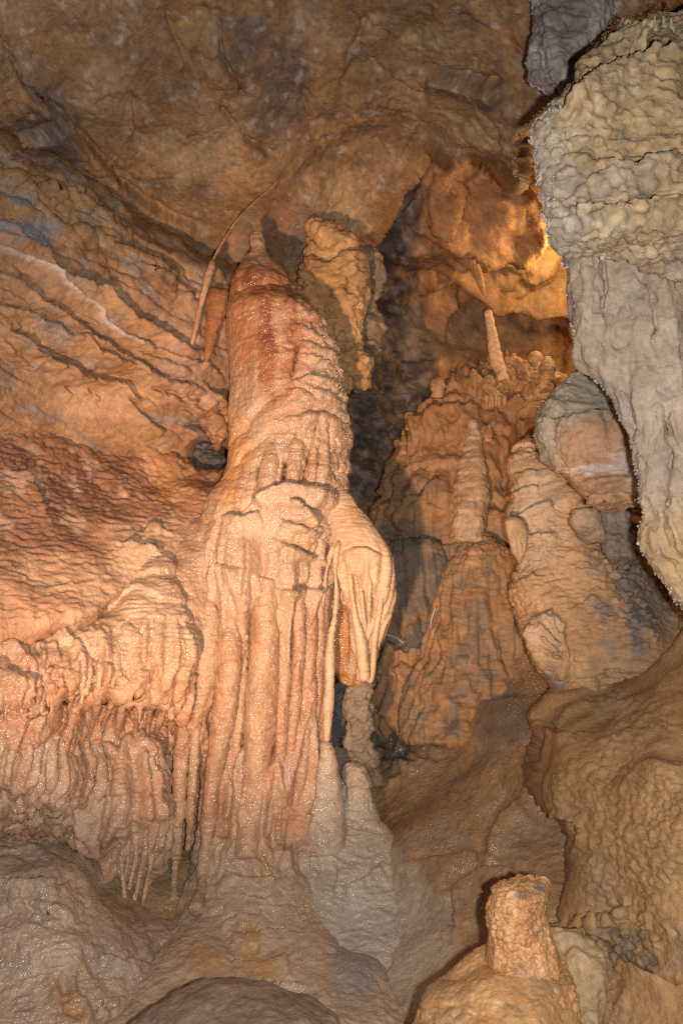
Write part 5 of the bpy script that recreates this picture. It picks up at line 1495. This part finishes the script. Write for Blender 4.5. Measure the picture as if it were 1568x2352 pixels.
def crystals(name, host, n, parent, rmin, rmax, seed, mask, ca=(.33, .29, .25), cb=(.45, .41, .37), smooth=False, mat=None):
    rg = np.random.RandomState(seed)
    me = host.data
    nv = len(me.vertices)
    co, no = np.empty(nv * 3, np.float32), np.empty(nv * 3, np.float32)
    me.vertices.foreach_get('co', co)
    me.vertex_normals.foreach_get('vector', no)
    base = np.array(host.location) + (np.array(host.parent.location) if host.parent else 0)
    co, no = co.reshape(-1, 3) + base, no.reshape(-1, 3)
    px, py, _ = project(co)
    tv = CAM - co
    face = np.sum(no * tv, -1) / np.linalg.norm(tv, axis=1)
    w = mask(co, px, py, face, no)
    w = np.clip(w, 0, None)
    w = w / w.sum()
    pick = rg.choice(nv, n, p=w)
    V, Fc = [], []
    for i, v in enumerate(pick):
        r = rmin + (rmax - rmin) * rg.rand() ** 2.2
        q, _ = np.linalg.qr(rg.normal(size=(3, 3)))
        V.append((ICO_V * r * np.array([1, 1, 1 + (0 if smooth else rg.rand())])) @ q + co[v] + no[v] * r * .5 + rg.normal(size=3) * .003)
        Fc.append(ICO_F + 12 * i)
    cols = np.repeat(mix(ca, cb, rg.rand(n)), 12, 0)
    o = make_object(name, np.concatenate(V), np.concatenate(Fc), cols, mat or M_CRYST, parent, smooth=smooth)
    o['kind'] = 'stuff'
    return o


def rim(lo, hi, y0, y1, edge, reach):
    ex, ey = [p[0] for p in edge], [p[1] for p in edge]

    def f(co, px, py, face, no):
        px = np.where(px < np.interp(py, ey, ex) + reach * (.5 + .5 * np.abs(nz(co, 7, 2, 8))), px, 9999)
        cl = sst(-.25, .35, nz(co, 16, 2, 61))
        return sst(hi, lo, np.abs(face - .05)) * (py > y0) * (py < y1) * (px < 1600) * (face > -.3) * (.08 + cl)
    return f


def low_rim(co, px, py, face, no):
    return sst(-.2, -.7, no[:, 2]) * (px > 1280) * (px < 1600) * (py > 520) * (py < 720) * (face > -.2) * (.1 + sst(-.1, .3, nz(co, 16, 2, 61)))


crystals('crystal_rim', FACE_U, 900, sheet_u, .003, .008, 5, rim(.2, .7, 240, 560, [(1270, 240), (1234, 290), (1240, 340), (1252, 400), (1266, 470), (1278, 545), (1290, 560)], 34))
crystals('crystal_rim', FACE_U, 350, sheet_u, .003, .009, 15, low_rim)
crystals('crystal_rim', FACE_L, 600, sheet_l, .0025, .006, 6, rim(.06, .3, 560, 1400, [(1302, 560), (1312, 660), (1326, 760), (1352, 832), (1382, 862), (1422, 932), (1476, 1062), (1490, 1180), (1484, 1236), (1512, 1290), (1575, 1378)], 26))
crystals('popcorn', R_TRUNK, 420, rc, .006, .015, 16, lambda co, px, py, face, no: (face > .1) * np.clip(sum(np.exp(-((px - x) / rx) ** 2 - ((py - y) / ry) ** 2) for x, y, rx, ry in PB), 0, 1) * sst(-.3, .2, nz(co, 9, 2, 3)), (.34, .25, .15), (.46, .36, .25), True, M_DULL)

# crystal-frosted rock at the top of the picture, beside the dark crack
FR = Prof([(-120, 1230, 1420, 4.0), (-40, 1222, 1410, 3.95), (20, 1220, 1400, 3.9), (80, 1216, 1380, 3.86), (130, 1212, 1340, 3.84), (175, 1218, 1310, 3.84), (205, 1240, 1300, 3.86), (222, 1262, 1290, 3.9)], .4, 2.4)
frost = thing('hanging_rock', 'frosted grey rock crusted with white crystals at the top, left of the dark crack', 'rock', 1290, 220, 3.8)
FACE_F = loft('rock_face', FR, 2.6, [lambda c: lumps(c, .03, 4, 3, 1061) + groove(c, cr('2', (900, 0), (915, 120), (930, 250), (945, 350), (1000, 430)), 5, .05, 6), lambda c: .014 * nz(c.P, 18, 4, 1063, .6)], rock_col((.20, .165, .14), (.25, .20, .165), (.34, .33, .34), 1065, .7), M_GREY, frost)
crystals('crystal_crust', FACE_F, 1300, frost, .003, .010, 7, lambda co, px, py, face, no: (face > -.1) * sst(.0, .35, nz(co, 6, 3, 63, .6)))

# little row of drips at the top right corner
teeth = [(1408, 120, 12), (1440, 100, 10), (1480, 100, 10), (1515, 110, 11), (1430, 190, 9)]
for i, (x, y, w) in enumerate(teeth[:4]):
    (vx, vy), = cr('2', (x, y))
    d = U.front(vx, vy + 10) - .0
    o = tube('stalactite', [(vx, vy + 26, d - .03, w), (vx + 1, vy + 12, d - .035, w * .8), (vx - 1, vy - 6, d - .03, w * .5), (vx - 1, vy - 16, d - .03, 3)], 2.0, [lambda c: lumps(c, .004, 12, 2, 1071)], (.40, .33, .24), M_GREY)
    tag(o, ('leftmost', 'second', 'third', 'rightmost')[i] + ' in the row of tiny tooth-like drips at the top right corner', 'stalactite', 'tooth-like drips at the top right')
